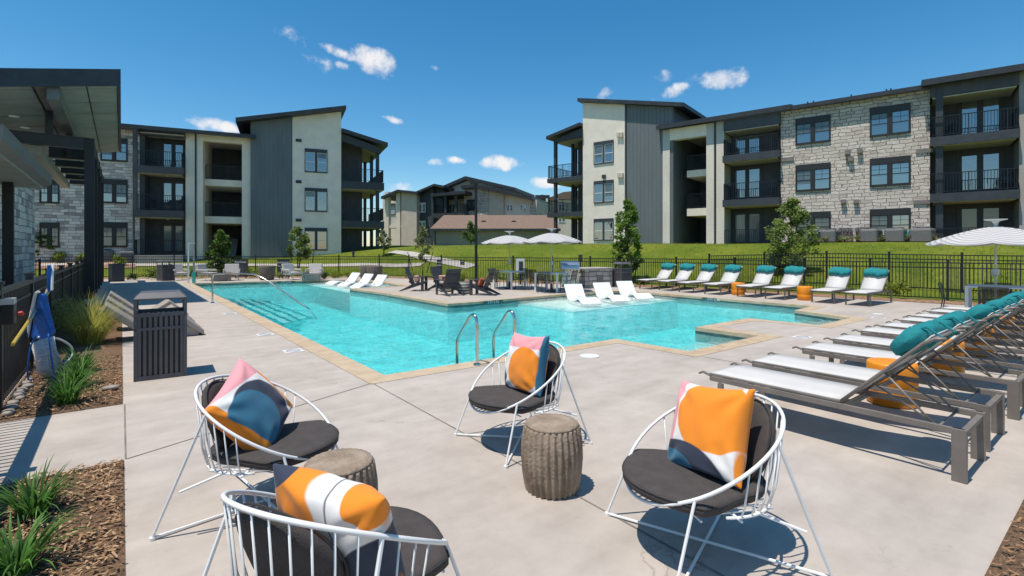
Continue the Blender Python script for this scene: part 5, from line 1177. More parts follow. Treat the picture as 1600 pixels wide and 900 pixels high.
dining('pale square dining table under the left middle umbrella', (12.95, 16.75), .25); dining('pale square dining table under the umbrella beside the grill', (13.35, 14.55), .35); dining('pale square dining table under the umbrella at the right edge', (16.1, 2.25), .1, .8)
g = NT('dark sling netting'); g.col((.035, .04, .032)); tp = g.n('BsdfTransparent', 0, None, Color=(1, 1, 1)); ck = g.n('TexChecker', 1, None, Scale=160, Vector=g.obj); mx_ = g.n('MixShader', 0, None, i0=.32, i1=g.b.outputs[0], i2=tp); g.t.links.new(mx_, g.t.nodes['Material Output'].inputs['Surface'])
def make_dchair():
    o = empty('dining_chair', '', 'chair', (0, 0, 0), 0, 'dark mesh dining chairs at the umbrella tables')
    f_ = MB()
    for sx in (-1, 1):
        f_.tube([(sx * .24, .22, 0), (sx * .24, .2, .62), (sx * .25, -.2, .64)], .013, 6); f_.tube([(sx * .24, -.26, 0), (sx * .235, -.2, .44), (sx * .235, -.28, .82)], .013, 6)
    f_.tube([(-.235, -.28, .82), (.235, -.28, .82)], .013, 6); f_.tube([(-.24, .2, .44), (.24, .2, .44)], .012, 6)
    f_.build('frame', M['adir'], o)
    MB().add([(-.23, -.2, .45), (.23, -.2, .45), (.23, .22, .45), (-.23, .22, .45)], [(0, 1, 2, 3)]).build('seat', MATS['dark sling netting'], o)
    MB().add([(-.23, -.2, .47), (.23, -.2, .47), (.235, -.275, .81), (-.235, -.275, .81)], [(0, 1, 2, 3)]).build('backrest', MATS['dark sling netting'], o)
    return o
D0 = make_dchair(); k = 0
for ti, (c, rz, spots) in enumerate((((12.95, 16.75), .25, (0, 90, 180, 270)), ((13.35, 14.55), .35, (80, 190, 270)), ((16.1, 2.25), .1, (90, 180, 0)))):
    for a in spots:
        v = Vector((math.cos(R(a) + rz), math.sin(R(a) + rz))); p = Vector(c) + v * .72
        sx = (p - Vector(c)).dot(rt); sy = (p - Vector(c)).dot(fw)
        where = ('right side' if sx > .45 else 'left side' if sx < -.45 else ('far side' if sy > 0 else 'near side'))
        o = D0 if k == 0 else dup(D0); k += 1; o.location = (*p, 0); o.rotation_euler.z = hdg(-v)
        o['label'] = 'mesh dining chair, %s of the table under %s' % (where, ('the left middle umbrella', 'the grill umbrella', 'the right edge umbrella')[ti])
for f, px, y, z, a, lab in ((fl, 240, .5, zs_bl[0], 200, 'top floor balcony of the left block'), (fl, 236, .5, zs_bl[1], 150, 'middle floor balcony of the left block'), (fr_, 1204, .6, fr_.Z(1176, 310, -.45), 200, 'middle balcony left of the buff stone wall'), (fr_, 1573, .6, fr_.Z(1522, 299.5, -.45), 170, 'middle balcony at the right edge'), (fr_, 1478, .6, fr_.Z(1522, 208, -.45), 120, 'top balcony at the right edge')):
    o = dup(D0); w_ = f.world(px, y); o.location = (w_.x, w_.y, z + .003); o.rotation_euler.z = f.rz + R(a); o['label'] = 'dark chair standing on the ' + lab; o['group'] = 'chairs left out on the balconies'
# ------------------------------------------------------------------ grill, counter, lamp post, boxes
o = empty('grill_counter', 'low stone grill counter with a pale slab top in front of the back fence', 'counter', (15.5, 14.8, 0), R(-8))
MB().box(0, 1.5, 0, .95, 0, .8).build('stone_base', MATS['buff ledge stone'], o); MB().box(-.06, 1.56, -.05, 1.0, .8, .86).build('slab_top', M['path'], o, bevel=.006)
MB().box(.62, .98, -.012, 0, .08, .55).build('access_door', M['taupe'], o)
o = empty('gas_grill', 'stainless gas grill with a rounded hood left of the stone counter', 'grill', (14.95, 15.2, 0), R(-35))
MB().box(-.36, .36, -.26, .26, .08, .72).build('cabinet', M['steel'], o); MB().box(-.4, .4, -.3, .28, .72, .86).build('control_panel', M['steel'], o)
MB().prism([(-.28, .86), (-.26, 1.0), (-.16, 1.12), (0, 1.17), (.14, 1.14), (.24, 1.04), (.27, .86)], -.37, .37, 'x').build('hood', mat('blued steel', (.42, .45, .5), .28, 1), o)
MB().tube([(-.28, -.33, .98), (.28, -.33, .98)], .014, 8).build('handle', M['steel'], o)
for i in range(5): MB().lathe([(.028, 0), (.024, .03), (.005, .03)], 10).build('knob', M['black'], o).matrix_local = Matrix.Translation((-.28 + .14 * i, -.3, .79)) @ Matrix.Rotation(R(90), 4, 'X')
for sx in (-1, 1): MB().box(sx * .4, sx * .72, -.24, .22, .82, .85).build('side_shelf', M['steel'], o)
o = empty('lamp_post', 'tall slim black lamp post with a flat head behind the adirondack chairs', 'lamp post', (14.3, 21.3, 0), -.5)
MB().lathe([(.11, 0), (.11, .08), (.075, .1), (.065, 5.0)], 12).build('post', M['black'], o); MB().box(-.34, .1, -.12, .12, 5.0, 5.09).build('lamp_head', M['black'], o)
c = at(813, 23.6); o = empty('phone_box', 'white emergency phone box on a post between the two umbrellas', 'phone box', (*c, 0), -YAW)
MB().box(-.04, .04, -.03, .03, 0, .55).build('post', M['black'], o); MB().box(-.2, .2, -.08, .08, .52, 1.22).build('case', M['white'], o); MB().box(-.07, .12, -.1, -.081, .62, 1.1).build('handset', M['trim'], o)
def text_mesh(cu, parent):
    t = bpy.data.objects.new('lettering', cu); col.objects.link(t); bpy.context.view_layer.update()
    me = bpy.data.meshes.new_from_object(t.evaluated_get(bpy.context.evaluated_depsgraph_get())); bpy.data.objects.remove(t)
    q = bpy.data.objects.new('lettering', me); col.objects.link(q); q.parent = parent; return q
def post_sign(label, loc, w, h, z, lines, mat_, post=True, tcol=None, rz=-YAW):
    o = empty('sign', label, 'sign', (*loc, 0) if len(loc) == 2 else loc, rz)
    MB().box(-w / 2, w / 2, -.015, .015, z, z + h).build('panel', mat_, o)
    if post:
        for x in ((-w * .35, w * .35) if w > .5 else (0,)): MB().box(x - .025, x + .025, .016, .05, 0, z + h * .9).build('post', M['black'], o)
    for txt, tz, sz in lines:
        cu = bpy.data.curves.new('lettering', 'FONT'); cu.body = txt; cu.size = sz; cu.align_x = 'CENTER'; cu.extrude = .002; cu.materials.append(tcol or M['white'])
        t = text_mesh(cu, o); t.location = (0, -.019, z + tz); t.rotation_euler = (R(90), 0, 0)
    return o
post_sign('slate notice board titled Pool Rules, behind the pale chairs at the back', at(376, 28.4), .82, .98, .1, [('Pool Rules', .8, .15)] + [('- - - - - - - -', .66 - .1 * i, .07) for i in range(6)], M['slate_sign'])
post_sign('slate warning board at the back fence, left of the young tree', at(443, 28.4), .72, .98, .1, [('WARNING', .76, .15), ('No Lifeguard', .58, .11), ('On Duty', .44, .11), ('- - - - - -', .28, .08), ('- - - - - -', .16, .08)], M['slate_sign'])
post_sign('small three-line black and white sign on the fence behind the adirondack chairs', at(686.5, 26.0), .28, .55, .55, [('POOL', .4, .1), ('MAX', .25, .1), ('- -', .1, .1)], M['black'], post=False)
post_sign('smallest black and white sign on the fence, left of the lamp post', at(722.5, 25.8), .2, .27, .86, [('NO', .15, .09), ('#', .04, .09)], M['black'], post=False)
c = at(907, 25.4); zz = gz(c.x, c.y); post_sign('dark pet station post with a sign, standing on the lawn behind the grill', (c.x, c.y, zz), .2, .35, 1.0, [('- -', .2, .1), ('- -', .1, .08)], M['trim'])
# ------------------------------------------------------------------ lounge furniture along the back edge
def make_lchair():
    o = empty('lounge_chair', '', 'chair', (0, 0, 0), 0, 'pale lounge chairs along the back edge of the deck')
    f_ = MB()
    for sx in (-1, 1):
        for sy in (-1, 1): f_.tube([(sx * .22, sy * .2, .3), (sx * .34, sy * .32, 0)], .014, 6)
        f_.tube([(sx * .36, .3, .3), (sx * .38, .3, .56), (sx * .38, -.35, .6), (sx * .36, -.4, .3)], .016, 6)
    f_.build('frame', M['white'], o)
    MB().box(-.34, .34, -.32, .36, .28, .43).build('seat_cushion', M['beige_f'], o, bevel=.03)
    MB().prism([(-.34, .43), (-.18, .43), (-.3, .88), (-.44, .86)], -.34, .34, 'x').build('back_cushion', M['beige_f'], o, bevel=.03)
    for sx in (-1, 1): MB().box(sx * .36 - .03, sx * .36 + .03, -.36, .3, .5, .6).build('arm', M['beige_f'], o, bevel=.015)
    return o
L0_ = make_lchair()
for i, (px, d, f_, lab) in enumerate([(280, 27, (.4, -.9), 'pale lounge chair beside the dark bin at the back left'), (323, 26.8, (.75, -.65), 'pale lounge chair left of the clipped tree behind the handrail'), (362, 26.8, (-.2, -1), 'pale lounge chair in front of the Pool Rules board'),
        (456, 27.4, (.4, -.9), 'pale lounge chair left of the small dark table, in front of the warning board'), (491, 27.4, (-.5, -.85), 'pale lounge chair right of the small dark table at the back')]):
    o = L0_ if i == 0 else dup(L0_); o.location = (*at(px, d), 0); o.rotation_euler.z = hdg(f_); o['label'] = lab
def wicker(label, px, d, f_):
    o = empty('wicker_chair', label, 'chair', (*at(px, d), 0), hdg(f_), 'brown wicker tub chairs turned away from the camera')
    MB().lathe([(.28, .0), (.36, .05), (.4, .35), (.42, .72), (.40, .78), (.34, .76), (.32, .42), (.01, .42)], 20).build('tub', M['wicker'], o, smooth=True)
    MB().box(-.3, .3, -.25, .3, .42, .52).build('seat_cushion', M['taupe'], o, bevel=.03)
wicker('brown wicker tub chair between the two slate boards', 417, 27.2, (.3, 1)); wicker('larger brown wicker tub chair at the far right end of the back furniture', 574, 27.7, (.1, 1)); wicker('smaller brown wicker tub chair beside the larger one at the back', 585, 27.2, (.6, .8))
def ltable(label, px, d, w, h): tag(MB().lathe([(w * .42, 0), (w * .46, h * .5), (w * .5, h - .04), (w * .5, h), (.01, h)], 20).build('low_table', M['taupe'], loc=at(px, d)), label, 'table')
ltable('low grey drum table beside the pale chairs behind the handrail', 344, 26.2, .9, .36); ltable('small grey side table beside the low drum table', 356, 26.2, .35, .45); ltable('low dark drum table between the pale chairs at the back', 489, 26.6, .85, .36); ltable('small dark side table left of the low dark drum table', 477, 26.6, .4, .45)
# ------------------------------------------------------------------ condensers and bits by the blocks
def ac(label, px, d, w=.85, h=.85, grp='condensers along the left block'):
    c = at(px, d); z = gz(c.x, c.y); o = empty('condenser', label, 'air conditioner', (c.x, c.y, z - .05), 0, grp)
    MB().box(-w / 2, w / 2, -w / 2, w / 2, 0, h).build('casing', M['ac'], o, bevel=.12); MB().lathe([(w * .4, h), (w * .38, h + .05), (.01, h + .06)], 16).build('fan_guard', M['trim'], o)
for px, lab in ((81, 'nearest the pavilion columns'), (128, 'half hidden by the black columns'), (166, 'left one of the pair below the double windows'), (198, 'right one of the pair, by the patio railing')): ac('grey condenser by the left block, ' + lab, px, 34.2, .85)
for px, w, lab in ((1265, .75, 'behind the leafy tree'), (1297, .95, 'left of the gas meters'), (1360, 1.0, 'right of the gas meters'), (1400, 1.05, 'beside the teal pipe'), (1441, 1.15, 'rightmost, by the patio')):
    ac('grey condenser along the stone wall of the right block, ' + lab, px, fr_.D(px, -1.0), w * .85, .8, 'condensers along the right block')
c = fr_.world(1419.5, -.9); tag(MB().lathe([(.12, 0), (.12, .62), (.1, .68), (.01, .7)], 12).build('vent_pipe', M['tealpipe'], loc=(c.x, c.y, gz(c.x, c.y) - .05)), 'short teal capped pipe standing between two condensers', 'pipe')
# mulch strips in front of both blocks
def strip_bed(f, pxs, y0, y1): 
    mb = MB(); rows = [f.world(px, y) for px in pxs for y in (y0, (y0 + y1) / 2, y1)]
    for p in rows: mb.v.append((p.x, p.y, gz(p.x, p.y) + .05))
    for i in range(len(pxs) - 1):
        for j in range(2): a = i * 3 + j; mb.f.append((a, a + 1, a + 4, a + 3)); mb.mi.append(0)
    tag(mb.build('mulch_bed', mat('reddish mulch', (.25, .14, .08), .95, var=.35, vscale=9, bump=.8, bscale=18)), kind='structure')
strip_bed(fl, list(range(-40, 215, 12)), 0, -2.4); strip_bed(fr_, list(range(1222, 1600, 14)), 0, -1.6); 
# fence-side planting bed
mb = MB(); pts = [Vector(p) for p in DECK[1:11]]; sp = [Vector(p) for p in ((21, -5), (21.1, 2), (20.2, 8), (19.5, 13), (17.1, 18.5), (15.2, 22.5), (12.6, 29.4), (6.3, 33), (.5, 36.7), (-13, 40))]
for a, b in zip(pts, sp):
    for t in (0, .5, 1): q = a.lerp(b, t); mb.v.append((q.x, q.y, .01 + .05 * (t == .5)))
for i in range(len(pts) - 1):
    for j in range(2): k = i * 3 + j; mb.f.append((k, k + 1, k + 4, k + 3)); mb.mi.append(0)
tag(mb.build('mulch_bed', MATS['reddish mulch']), kind='structure')
# ------------------------------------------------------------------ plants
def leaf_quad(mb, c, l, w, rr, flat=.0):
    d = Vector((rr.gauss(0, 1), rr.gauss(0, 1), rr.gauss(0, .8) - .25)).normalized(); x = d.cross(Vector((rr.gauss(0, 1), rr.gauss(0, 1), rr.gauss(0, 1)))).normalized(); n_ = d.cross(x)
    mb.add([c, c + d * l * .5 + x * w + n_ * w * .3, c + d * l, c + d * l * .5 - x * w + n_ * w * .3], [(0, 1, 2, 3)])
def tree(label, base, h, cw, prof, n, lf, ls, seed, trunk_r=.045, z=None, group='young trees around the pool', clumps=42, cname='tree', loose=1.0):
    rr = random.Random(seed); zz = gz(base[0], base[1]) if z is None else z
    o = empty(cname, label, 'tree', (base[0], base[1], zz), 0, group); t0 = prof[0][0]
    mb = MB(); top = h * .9
    pts = [(rr.uniform(-.04, .04) * (i > 0), rr.uniform(-.04, .04) * (i > 0), top * i / 6) for i in range(7)]; mb.tube(pts, [trunk_r * (1.15 - i / 7) for i in range(7)], 7)
    W_ = lambda t: next((a[1] + (b[1] - a[1]) * (t - a[0]) / (b[0] - a[0]) for a, b in zip(prof, prof[1:]) if a[0] <= t <= b[0]), 0)
    cl = []
    for i in range(clumps):
        t = t0 + (1 - t0) * (i + rr.random()) / clumps; a = rr.uniform(0, 2 * math.pi); r_ = cw / 2 * W_(t) * (rr.random() ** .45) * loose
        c = Vector((r_ * math.cos(a), r_ * math.sin(a), t * h)); cl.append((c, (.09 + .13 * rr.random()) * (.5 + .6 * W_(t)) * cw * .62, rr.choice((0, 0, 1, 2))))
        s_ = Vector((0, 0, max(t0 * h * .7, t * h - r_ * .8))); mb.tube([s_, s_.lerp(c, .5) + Vector((0, 0, .05)), c], [trunk_r * .35, trunk_r * .22, trunk_r * .1], 4)
    mb.build('trunk', M['bark'], o, smooth=True)
    mb = MB()
    for i in range(int(n * .8)):
        c, rad, tone = cl[rr.randrange(len(cl))]; v = Vector((rr.gauss(0, 1), rr.gauss(0, 1), rr.gauss(0, .8))).normalized() * rad * (rr.random() ** .4)
        mb.m(tone if rr.random() < .7 else rr.randrange(3)); leaf_quad(mb, c + v, ls * rr.uniform(.7, 1.3), ls * .3, rr)
    mb.build('crown', LF[lf], o, fix=False); return o
CONE = [(.12, .75), (.25, 1), (.5, .85), (.8, .45), (1, .06)]; OVAL = [(.22, .4), (.4, .95), (.6, 1), (.8, .7), (1, .15)]; COL = [(.12, .35), (.25, .8), (.5, 1), (.75, .75), (1, .12)]; LOOSE = [(.25, .5), (.45, 1), (.7, .9), (1, .2)]
tree('dense glossy pyramidal tree in front of the dark breezeway of the left block', at(345, 30.2), 2.75, 1.75, CONE, 5200, 'magnolia', .16, 1, clumps=80)
tree('young round-headed tree with open branches in front of the left block stucco', at(468, 31.2), 3.0, 1.75, [(.38, .4), (.55, 1), (.8, .8), (1, .2)], 2600, 'oak', .14, 2, clumps=34)
tree('hazy narrow sapling beside the footpath at the end of the left block', at(600, 38), 1.9, 1.0, LOOSE, 1500, 'haze', .12, 3, clumps=30)
tree('thin sparse sapling held by dark stakes, left of the lamp post', at(660, 29), 3.0, 1.1, [(.35, .3), (.55, .8), (.75, 1), (1, .25)], 1300, 'haze', .12, 4, .03, clumps=34)
tree('small dark green tree against the olive garage wall', at(736, 44), 2.1, 1.6, OVAL, 2200, 'magnolia', .15, 5, clumps=30)
tree('tall leafy columnar tree to the left of the far loungers', at(981, 24.6), 4.0, 1.6, COL, 5200, 'elm', .15, 6, clumps=90)
tree('broad bushy tree behind the loungers, in front of the right block', at(1235, 22.3), 3.3, 2.1, [(.1, .6), (.3, 1), (.55, 1), (.8, .6), (1, .15)], 6000, 'oak', .13, 7, clumps=90)
tree('dark bushy tree at the far left behind the pavilion', at(64, 33), 2.3, 1.7, OVAL, 2600, 'magnolia', .15, 8, clumps=40)
tree('small hazy bush-like tree seen between the left block balconies and the path', at(596, 44), 1.8, 1.0, LOOSE, 900, 'elm', .14, 18, clumps=20)
def stake(label, pa, pb, d):
    a = P3d(pa, d); b = P3d(pb, d); tag(MB().tube([a, b], .022, 6).build('tree_stake', M['wood']), label, 'stake', 'dark stakes beside the young trees')
def P3d(px, d): v = at(px[0], d); return Vector((v.x, v.y, EYE + (HY - px[1]) * d / F))
for pa, pb, d, lab in (((458, 421), (454, 396), 31, 'left stake of the young tree before the left block'), ((488, 412), (491, 390), 31.3, 'right stake of the young tree before the left block'), ((647, 432), (637, 394), 28.6, 'leaning stake left of the sparse sapling'), ((667, 426), (677, 393), 29.2, 'leaning stake right of the sparse sapling'),
        ((964, 424), (957, 401), 24.4, 'stake on the left of the columnar tree'), ((990, 436), (999, 405), 24.4, 'stake on the right of the columnar tree'), ((1218, 443), (1202, 396), 21.9, 'leaning stake left of the broad bushy tree'), ((1259, 440), (1259, 403), 22, 'upright stake right of the broad bushy tree')): stake('dark ' + lab, pa, pb, d)
def shrub(label, p, w, h, n, lf, ls, seed, z=None, grp=None, name='shrub'):
    rr = random.Random(seed); mb = MB(); zz = max(.02, gz(*p)) if z is None else z
    bl = [(Vector((rr.gauss(0, w * .2), rr.gauss(0, w * .2), h * rr.uniform(.25, .7))), rr.uniform(.16, .3) * w, rr.randrange(3)) for _ in range(14)]
    for i in range(n):
        c, r_, tn = rr.choice(bl); v = Vector((rr.gauss(0, 1), rr.gauss(0, 1), rr.gauss(0, 1))).normalized() * r_ * rr.random() ** .4; q = c + v; q.z = max(.02, q.z); mb.m(tn if rr.random() < .6 else rr.randrange(3)); leaf_quad(mb, q, ls * rr.uniform(.7, 1.3), ls * .3, rr)
    return tag(mb.build(name, LF[lf], fix=False, loc=(p[0], p[1], zz)), label, 'shrub', grp)
for px, w, lab in ((95, .95, 'left of the black columns'), (127, .7, 'half hidden behind the black columns'), (183, .9, 'between the paired condensers')): shrub('bright yellow-green shrub by the left block, ' + lab, at(px, 33.0), w, .85, 700, 'lime', .11, px)
for i, (px, d, w, h, lf, lab) in enumerate([(209, 27.4, .5, .4, 'shrub', 'right of the square black bin'), (240, 27.3, .9, .75, 'shrub', 'left of the dark back bin'), (302, 28.4, .9, .6, 'shrub', 'behind the white pole'), (393, 28.6, .9, .6, 'oak', 'right of the Pool Rules board'), (441, 27.9, .5, .5, 'haze', 'at the foot of the warning board'),
        (508, 28.4, .5, .45, 'shrub', 'right of the pale chairs'), (527, 28.8, .7, .45, 'lime', 'left of the wicker pair'), (547, 28.9, .6, .4, 'lime', 'close beside the larger wicker chair'), (600, 29, .6, .4, 'haze', 'right of the wicker pair'), (768, 25.6, .6, .45, 'straw', 'left of the first umbrella table'), (835, 24.4, .6, .4, 'straw', 'between the umbrella tables'),
        (850, 24.3, .5, .6, 'oak', 'behind the grill table'), (1004, 22.6, .55, .5, 'shrub', 'at the left end of the far loungers'), (1402, 16.5, .7, .75, 'lime', 'right of the last far lounger'), (1135, 21, .5, .4, 'straw', 'behind the third far lounger')]):
    shrub('%s plant in the fence-side bed, %s' % ({'shrub': 'dark green', 'oak': 'green', 'haze': 'grey-green', 'lime': 'yellow-green', 'straw': 'straw-coloured'}[lf], lab), at(px, d), w, h, 420, lf, .09, 40 + i, grp='plants in the bed along the back fence')
for px in (1290, 1318, 1342, 1378, 1392, 1425, 1458): shrub('grey-green grass tuft by the right block wall, %s' % {1290: 'left of the first condenser', 1318: 'below the gas meters', 1342: 'right of the gas meters', 1378: 'between condensers', 1392: 'beside the fourth condenser', 1425: 'beside the teal pipe', 1458: 'at the patio'}[px], fr_.world(px, -1.2), .5, .45, 160, 'haze', .14, px, grp='grass tufts along the right block', name='grass_tuft')
def blades(name, label, p, n, L, w, lf, seed, spread=.5, droop=1.0, z=0.02, cat='plant', grp=None, base=.07):
    rr = random.Random(seed); mb = MB()
    for i in range(n):
        a = rr.uniform(0, 6.283); l = L * rr.uniform(.55, 1.1); lean = spread * rr.uniform(.15, 1.25); b = Vector((math.cos(a + rr.uniform(-1, 1)), math.sin(a + rr.uniform(-1, 1)), 0)) * base * rr.random() ** .5; dv = Vector((math.cos(a), math.sin(a), 0)); sd_ = Vector((-dv.y, dv.x, 0)); k = 6; prev = None
        mb.m(rr.choice((0, 0, 1, 2))); o_ = len(mb.v); q = b.copy(); ang = lean * .5
        for j in range(k + 1):
            t = j / k; ww = w * (1 - t ** 2.2) * (.6 + .4 * min(1, t * 4)) + .0004; mb.v.append(tuple(q - sd_ * ww)); mb.v.append(tuple(q + sd_ * ww)); ang += droop * (.5 + lean) * 1.3 / k * (.4 + t * 1.3)
            q = q + (dv * math.sin(min(ang, 2.5)) + Vector((0, 0, 1)) * math.cos(min(ang, 2.5))) * l / k
        for j in range(k): mb.f.append((o_ + 2 * j, o_ + 2 * j + 1, o_ + 2 * j + 3, o_ + 2 * j + 2)); mb.mi.append(mb.cur)
    return tag(mb.build(name, LF[lf], fix=False, smooth=True, loc=(*p, z)), label, cat, grp)
for i, (p, lab) in enumerate([((-.45, 7.05), 'nearest green strappy clump in the bed by the fence'), ((-.42, 7.85), 'middle green strappy clump in the bed by the fence'), ((-.42, 8.75), 'farthest green strappy clump in the bed, below the net'), ((-.42, 4.2), 'green strappy clump at the corner of the concrete strip'), ((-.42, 3.5), 'green strappy clump at the bottom left corner of the picture')]):
    blades('liriope_clump', lab, p, 140 if i < 3 else 130, .42 if i < 3 else .34, .0075 if i < 3 else .0075, 'liriope', 60 + i, .75, 1.0, grp='strappy green clumps in the mulch beds')
for i, (p, L_, n_, lab) in enumerate([((-.42, 11.3), .95, 900, 'larger fine yellow grass mound in front of the greige loungers'), ((-.7, 13.2), .9, 600, 'farther fine yellow grass mound against the dark fence')]): blades('muhly_grass', lab, p, n_, L_, .0028, 'muhly', 80 + i, .85, .75, base=.16, grp='fine yellow grasses by the fence')
blades('muhly_grass', 'pale yellow grass clump behind the adirondack chairs', at(719, 24.5), 500, .85, .006, 'lime', 90, .7, .7, base=.15)
shrub('wispy olive bush growing against the dark fence behind the yellow grass', (-.75, 11.9), .7, 1.0, 700, 'haze', .05, 91)
rr = random.Random(11)
for i in range(9): 
    y = 6.95 + i * .2; q = MB().lathe([(.01, -.03), (.05, -.02), (.065, .005), (.045, .03), (.01, .04)], 9); ob = q.build('cobble', M['rock'], loc=(-.88 + rr.uniform(-.03, .03), y, .04), smooth=True); ob.scale = (rr.uniform(.7, 1.1), rr.uniform(.9, 1.4), .9); tag(ob, 'rounded river cobbles lying in a line along the foot of the dark fence', 'stone', 'cobbles along the fence')
ob = MB().lathe([(.01, -.03), (.06, -.02), (.08, .005), (.05, .03), (.01, .04)], 10).build('cobble', M['rock'], loc=(-.1, 7.45, .045), smooth=True); ob.scale = (1.2, .8, .8); tag(ob, 'single tan cobble lying in the mulch by the deck edge', 'stone')
# ------------------------------------------------------------------ pool cleaning gear hanging on the left fence
o = empty('leaf_net', 'blue leaf skimmer net with a white frame hanging on the dark fence', 'pool net', (-.86, 8.75, 0))
o.location = (-.84, 9.06, 0); o.rotation_euler.z = -YAW
MB().prism([(-.1, .5), (-.0, 1.07), (.04, 1.06), (.1, .78), (.165, .55), (.1, .46), (-.06, .47)], -.05, .05, 'y').build('net_bag', M['blue'], o, bevel=.03)
MB().tube([(-.13, -.06, .5), (-.09, -.06, .72), (-.02, -.06, 1.07), (.02, -.05, 1.1)], .018, 8).build('net_frame', M['white'], o)
def pole(name, label, a, b, r, m, cat='pole'): return tag(MB().tube([a, b], r, 8).build(name, m), label, cat)
pole('telescopic_pole', 'yellow telescopic pole hooked along the dark fence', (-.93, 7.6, .62), (-.9, 10.9, 1.02), .019, M['yellow']); pole('telescopic_pole', 'silver telescopic pole above the yellow one on the dark fence', (-.9, 8.6, .78), (-.86, 10.6, 1.14), .017, M['galv'])
o = empty('pool_brush', 'blue and white pool brush hooked at the top of the dark fence', 'brush', (-.84, 10.1, 0))
MB().box(-.03, .01, -.06, .05, 1.02, 1.42).build('brush_back', M['blue'], o, bevel=.01); MB().tube([(.03, -.1, 1.05), (.03, -.04, 1.3), (.03, .03, 1.42), (.02, .1, 1.42)], .016, 8).build('bristle_edge', M['white'], o)
c = Vector((-.84, 8.35)); q_ = lambda x, z, y=0: (c.x + rt.x * x + fw.x * y, c.y + rt.y * x + fw.y * y, z)
tag(MB().tube([q_(x, z, .004 * i) for i, (x, z) in enumerate(smoothpath([(.02, .6), (-.06, .45), (-.11, .2), (-.12, .06), (-.02, .02), (.12, .03), (.13, .1), (.08, .35), (.03, .6)], 5))], .009, 7).build('hose_loop', M['blue'], smooth=True), 'blue hose looping down the dark fence to the ground', 'hose')
mb = MB()
for k in range(3): mb.tube([(-.84 + .05 * k, 8.6 + .16 * k, .5), (-.8 + .04 * k, 8.58 + .17 * k, .32), (-.78 + .06 * k, 8.56 + .17 * k, .14), (-.7 + .05 * k, 8.6 + .15 * k, .05)], .06 - .008 * k, 12)
tag(mb.build('vacuum_hose', M['hose'], smooth=True), 'clear ribbed vacuum hose hanging below the blue net', 'hose')
tag(MB().tube(smoothpath([(-.86, 9.0, .5), (-.7, 9.2, .44), (-.56, 9.3, .3), (-.55, 9.25, .16), (-.66, 9.1, .06)], 6), .013, 7).build('white_hose', M['white'], smooth=True), 'thin white hose curling out beside the clear hose', 'hose')
o = empty('gate_latch', 'black gate latch box with a red knob on the near fence post', 'latch', (-.9, 7.1, 0))
MB().box(-.05, .05, -.08, .08, .9, 1.1).build('case', M['black'], o, bevel=.01); MB().lathe([(.02, 0), (.026, .03), (.005, .045)], 10).build('knob', M['red'], o).matrix_local = Matrix.Translation((.06, .1, .99)) @ Matrix.Rotation(R(90), 4, 'Y'); MB().box(-.05, .05, -.08, .08, 1.1, 1.16).build('cap', M['galv'], o)
# ------------------------------------------------------------------ markings
def flat_text(parent, txt, sz, m): 
    cu = bpy.data.curves.new('lettering', 'FONT'); cu.body = txt; cu.size = sz; cu.align_x = 'CENTER'; cu.materials.append(m); return text_mesh(cu, parent)
def depth_mark(label, p, d, txt='3 FT 6 IN'):
    d = Vector(d).normalized(); o = empty('depth_marker', label, 'depth marker', (p[0], p[1], -.105))
    o.rotation_euler = (R(90), 0, math.atan2(d.y, d.x)); g_ = MB()
    w = 0
    for ch in txt.split(' '): w += 1
    MB().box(-.42, .42, -.0, .1, -.004, 0).build('tile', M['tile'], o); t = flat_text(o, txt, .12, M['white']); t.location = (0, .008, .002)
a, b = Vector((8.5, 13.1)), Vector((13.06, 13.4)); depth_mark('pale depth lettering on the waterline tiles below the adirondack chairs', a.lerp(b, .22) + Vector((0, -.012)), b - a)
a, b = Vector((15.84, 10.0)), Vector((15.84, 7.5)); depth_mark('pale depth lettering on the waterline tiles below the far loungers', (15.91 - .012, 9.2), (0, -1))
depth_mark('pale depth lettering on the waterline tiles of the far pool wall', (6.8, 27.96), (1, -.3))
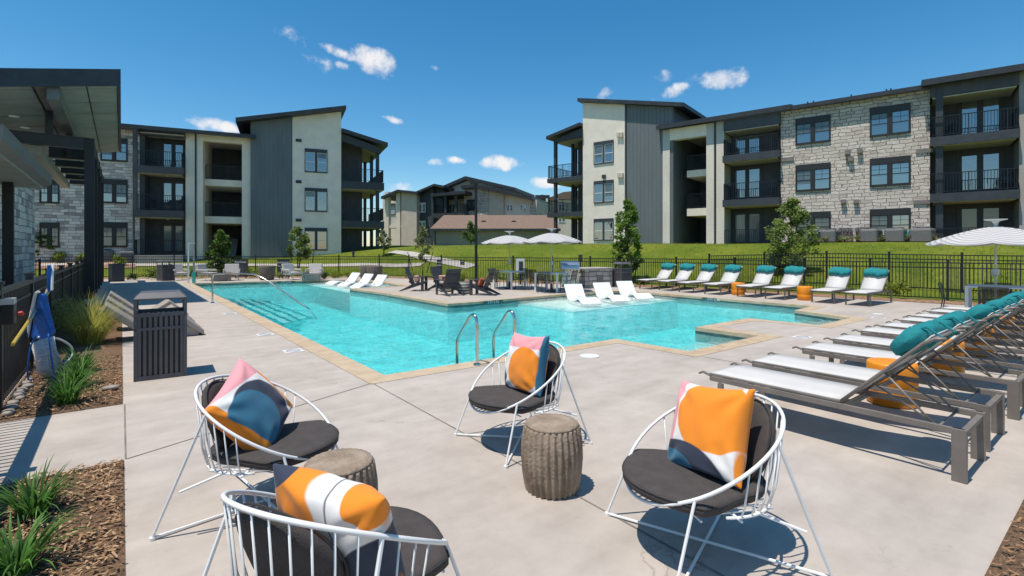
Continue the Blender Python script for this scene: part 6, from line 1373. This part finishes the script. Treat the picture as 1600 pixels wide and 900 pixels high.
def deck_mark(label, p, s=.15):
    o = MB().box(-s, s, -s, s, 0, .006).build('deck_tile', M['white'], loc=p, rz=0); tag(o, label, 'deck tile', 'white no-diving tiles set around the pool'); c = MB()
    for t in range(20):
        a0, a1 = 2 * math.pi * t / 20, 2 * math.pi * (t + 1) / 20; c.add([(r_ * math.cos(a), r_ * math.sin(a), .0085) for a, r_ in ((a0, s * .62), (a1, s * .62), (a1, s * .8), (a0, s * .8))], [(0, 1, 2, 3)])
    c.add([(-s * .5, .5 * s - .02, .0085), (-s * .5 + .02, .5 * s, .0085), (s * .5, -.5 * s + .02, .0085), (s * .5 - .02, -.5 * s, .0085)], [(0, 1, 2, 3)]); c.build('symbol', mat('grey marking', (.3, .28, .27), .7), o, fix=False)
for p, lab in (((2.2, 8.6), 'nearest one on the left deck'), ((2.2, 10.6), 'middle one on the left deck'), ((2.2, 14.6), 'farthest one on the left deck'), ((10.1, 4.05), 'by the step nook near the loungers'), ((14.4, 4.05), 'by the farther step nook')): deck_mark('small white no-diving tile set in the deck, ' + lab, (*p, .001), .14)
tag(MB().lathe([(.15, 0), (.15, .012), (.01, .014)], 20).build('skimmer_lid', M['white'], loc=(5.7, 5.35, 0)), 'round white skimmer lid in the deck near the ladder', 'lid')
tag(MB().lathe([(.12, 0), (.12, .012), (.01, .014)], 20).build('skimmer_lid', M['white'], loc=(15.2, 4.3, 0)), 'round white skimmer lid in the deck near the farther step nook', 'lid')
c = ray(552, 402)
tag(MB().lathe([(.08, 0), (.08, .3), (.1, .32), (.1, .42), (.01, .45)], 10).build('path_light', M['trim'], loc=(c.x, c.y, gz(c.x, c.y))), 'short dark bollard light on the lawn by the left block corner', 'light')

# loose grass blades over the lawn nearest the pool
mb = MB(); rr = random.Random(21)
for k in range(26000):
    p = at(rr.uniform(170, 1600), 1); d = rr.uniform(15, 40) ; p = p * d
    if sdist(p.x, p.y) < .2 or (p.x > 30 and p.y < 20): continue
    z = gz(p.x, p.y); l = rr.uniform(.04, .12); a = rr.uniform(0, 6.3); w = rr.uniform(.008, .02)
    mb.m(rr.choice((0, 0, 1, 2))).add([(p.x - w * math.cos(a), p.y - w * math.sin(a), z), (p.x + w * math.cos(a), p.y + w * math.sin(a), z), (p.x + rr.uniform(-.05, .05), p.y + rr.uniform(-.05, .05), z + l)], [(0, 1, 2)])
tag(mb.build('grass_blades', [leaf('lawn blade', (.16, .2, .03), .3), leaf('dry lawn blade', (.28, .25, .08), .3), leaf('deep lawn blade', (.08, .13, .015), .3)], fix=False), kind='stuff')
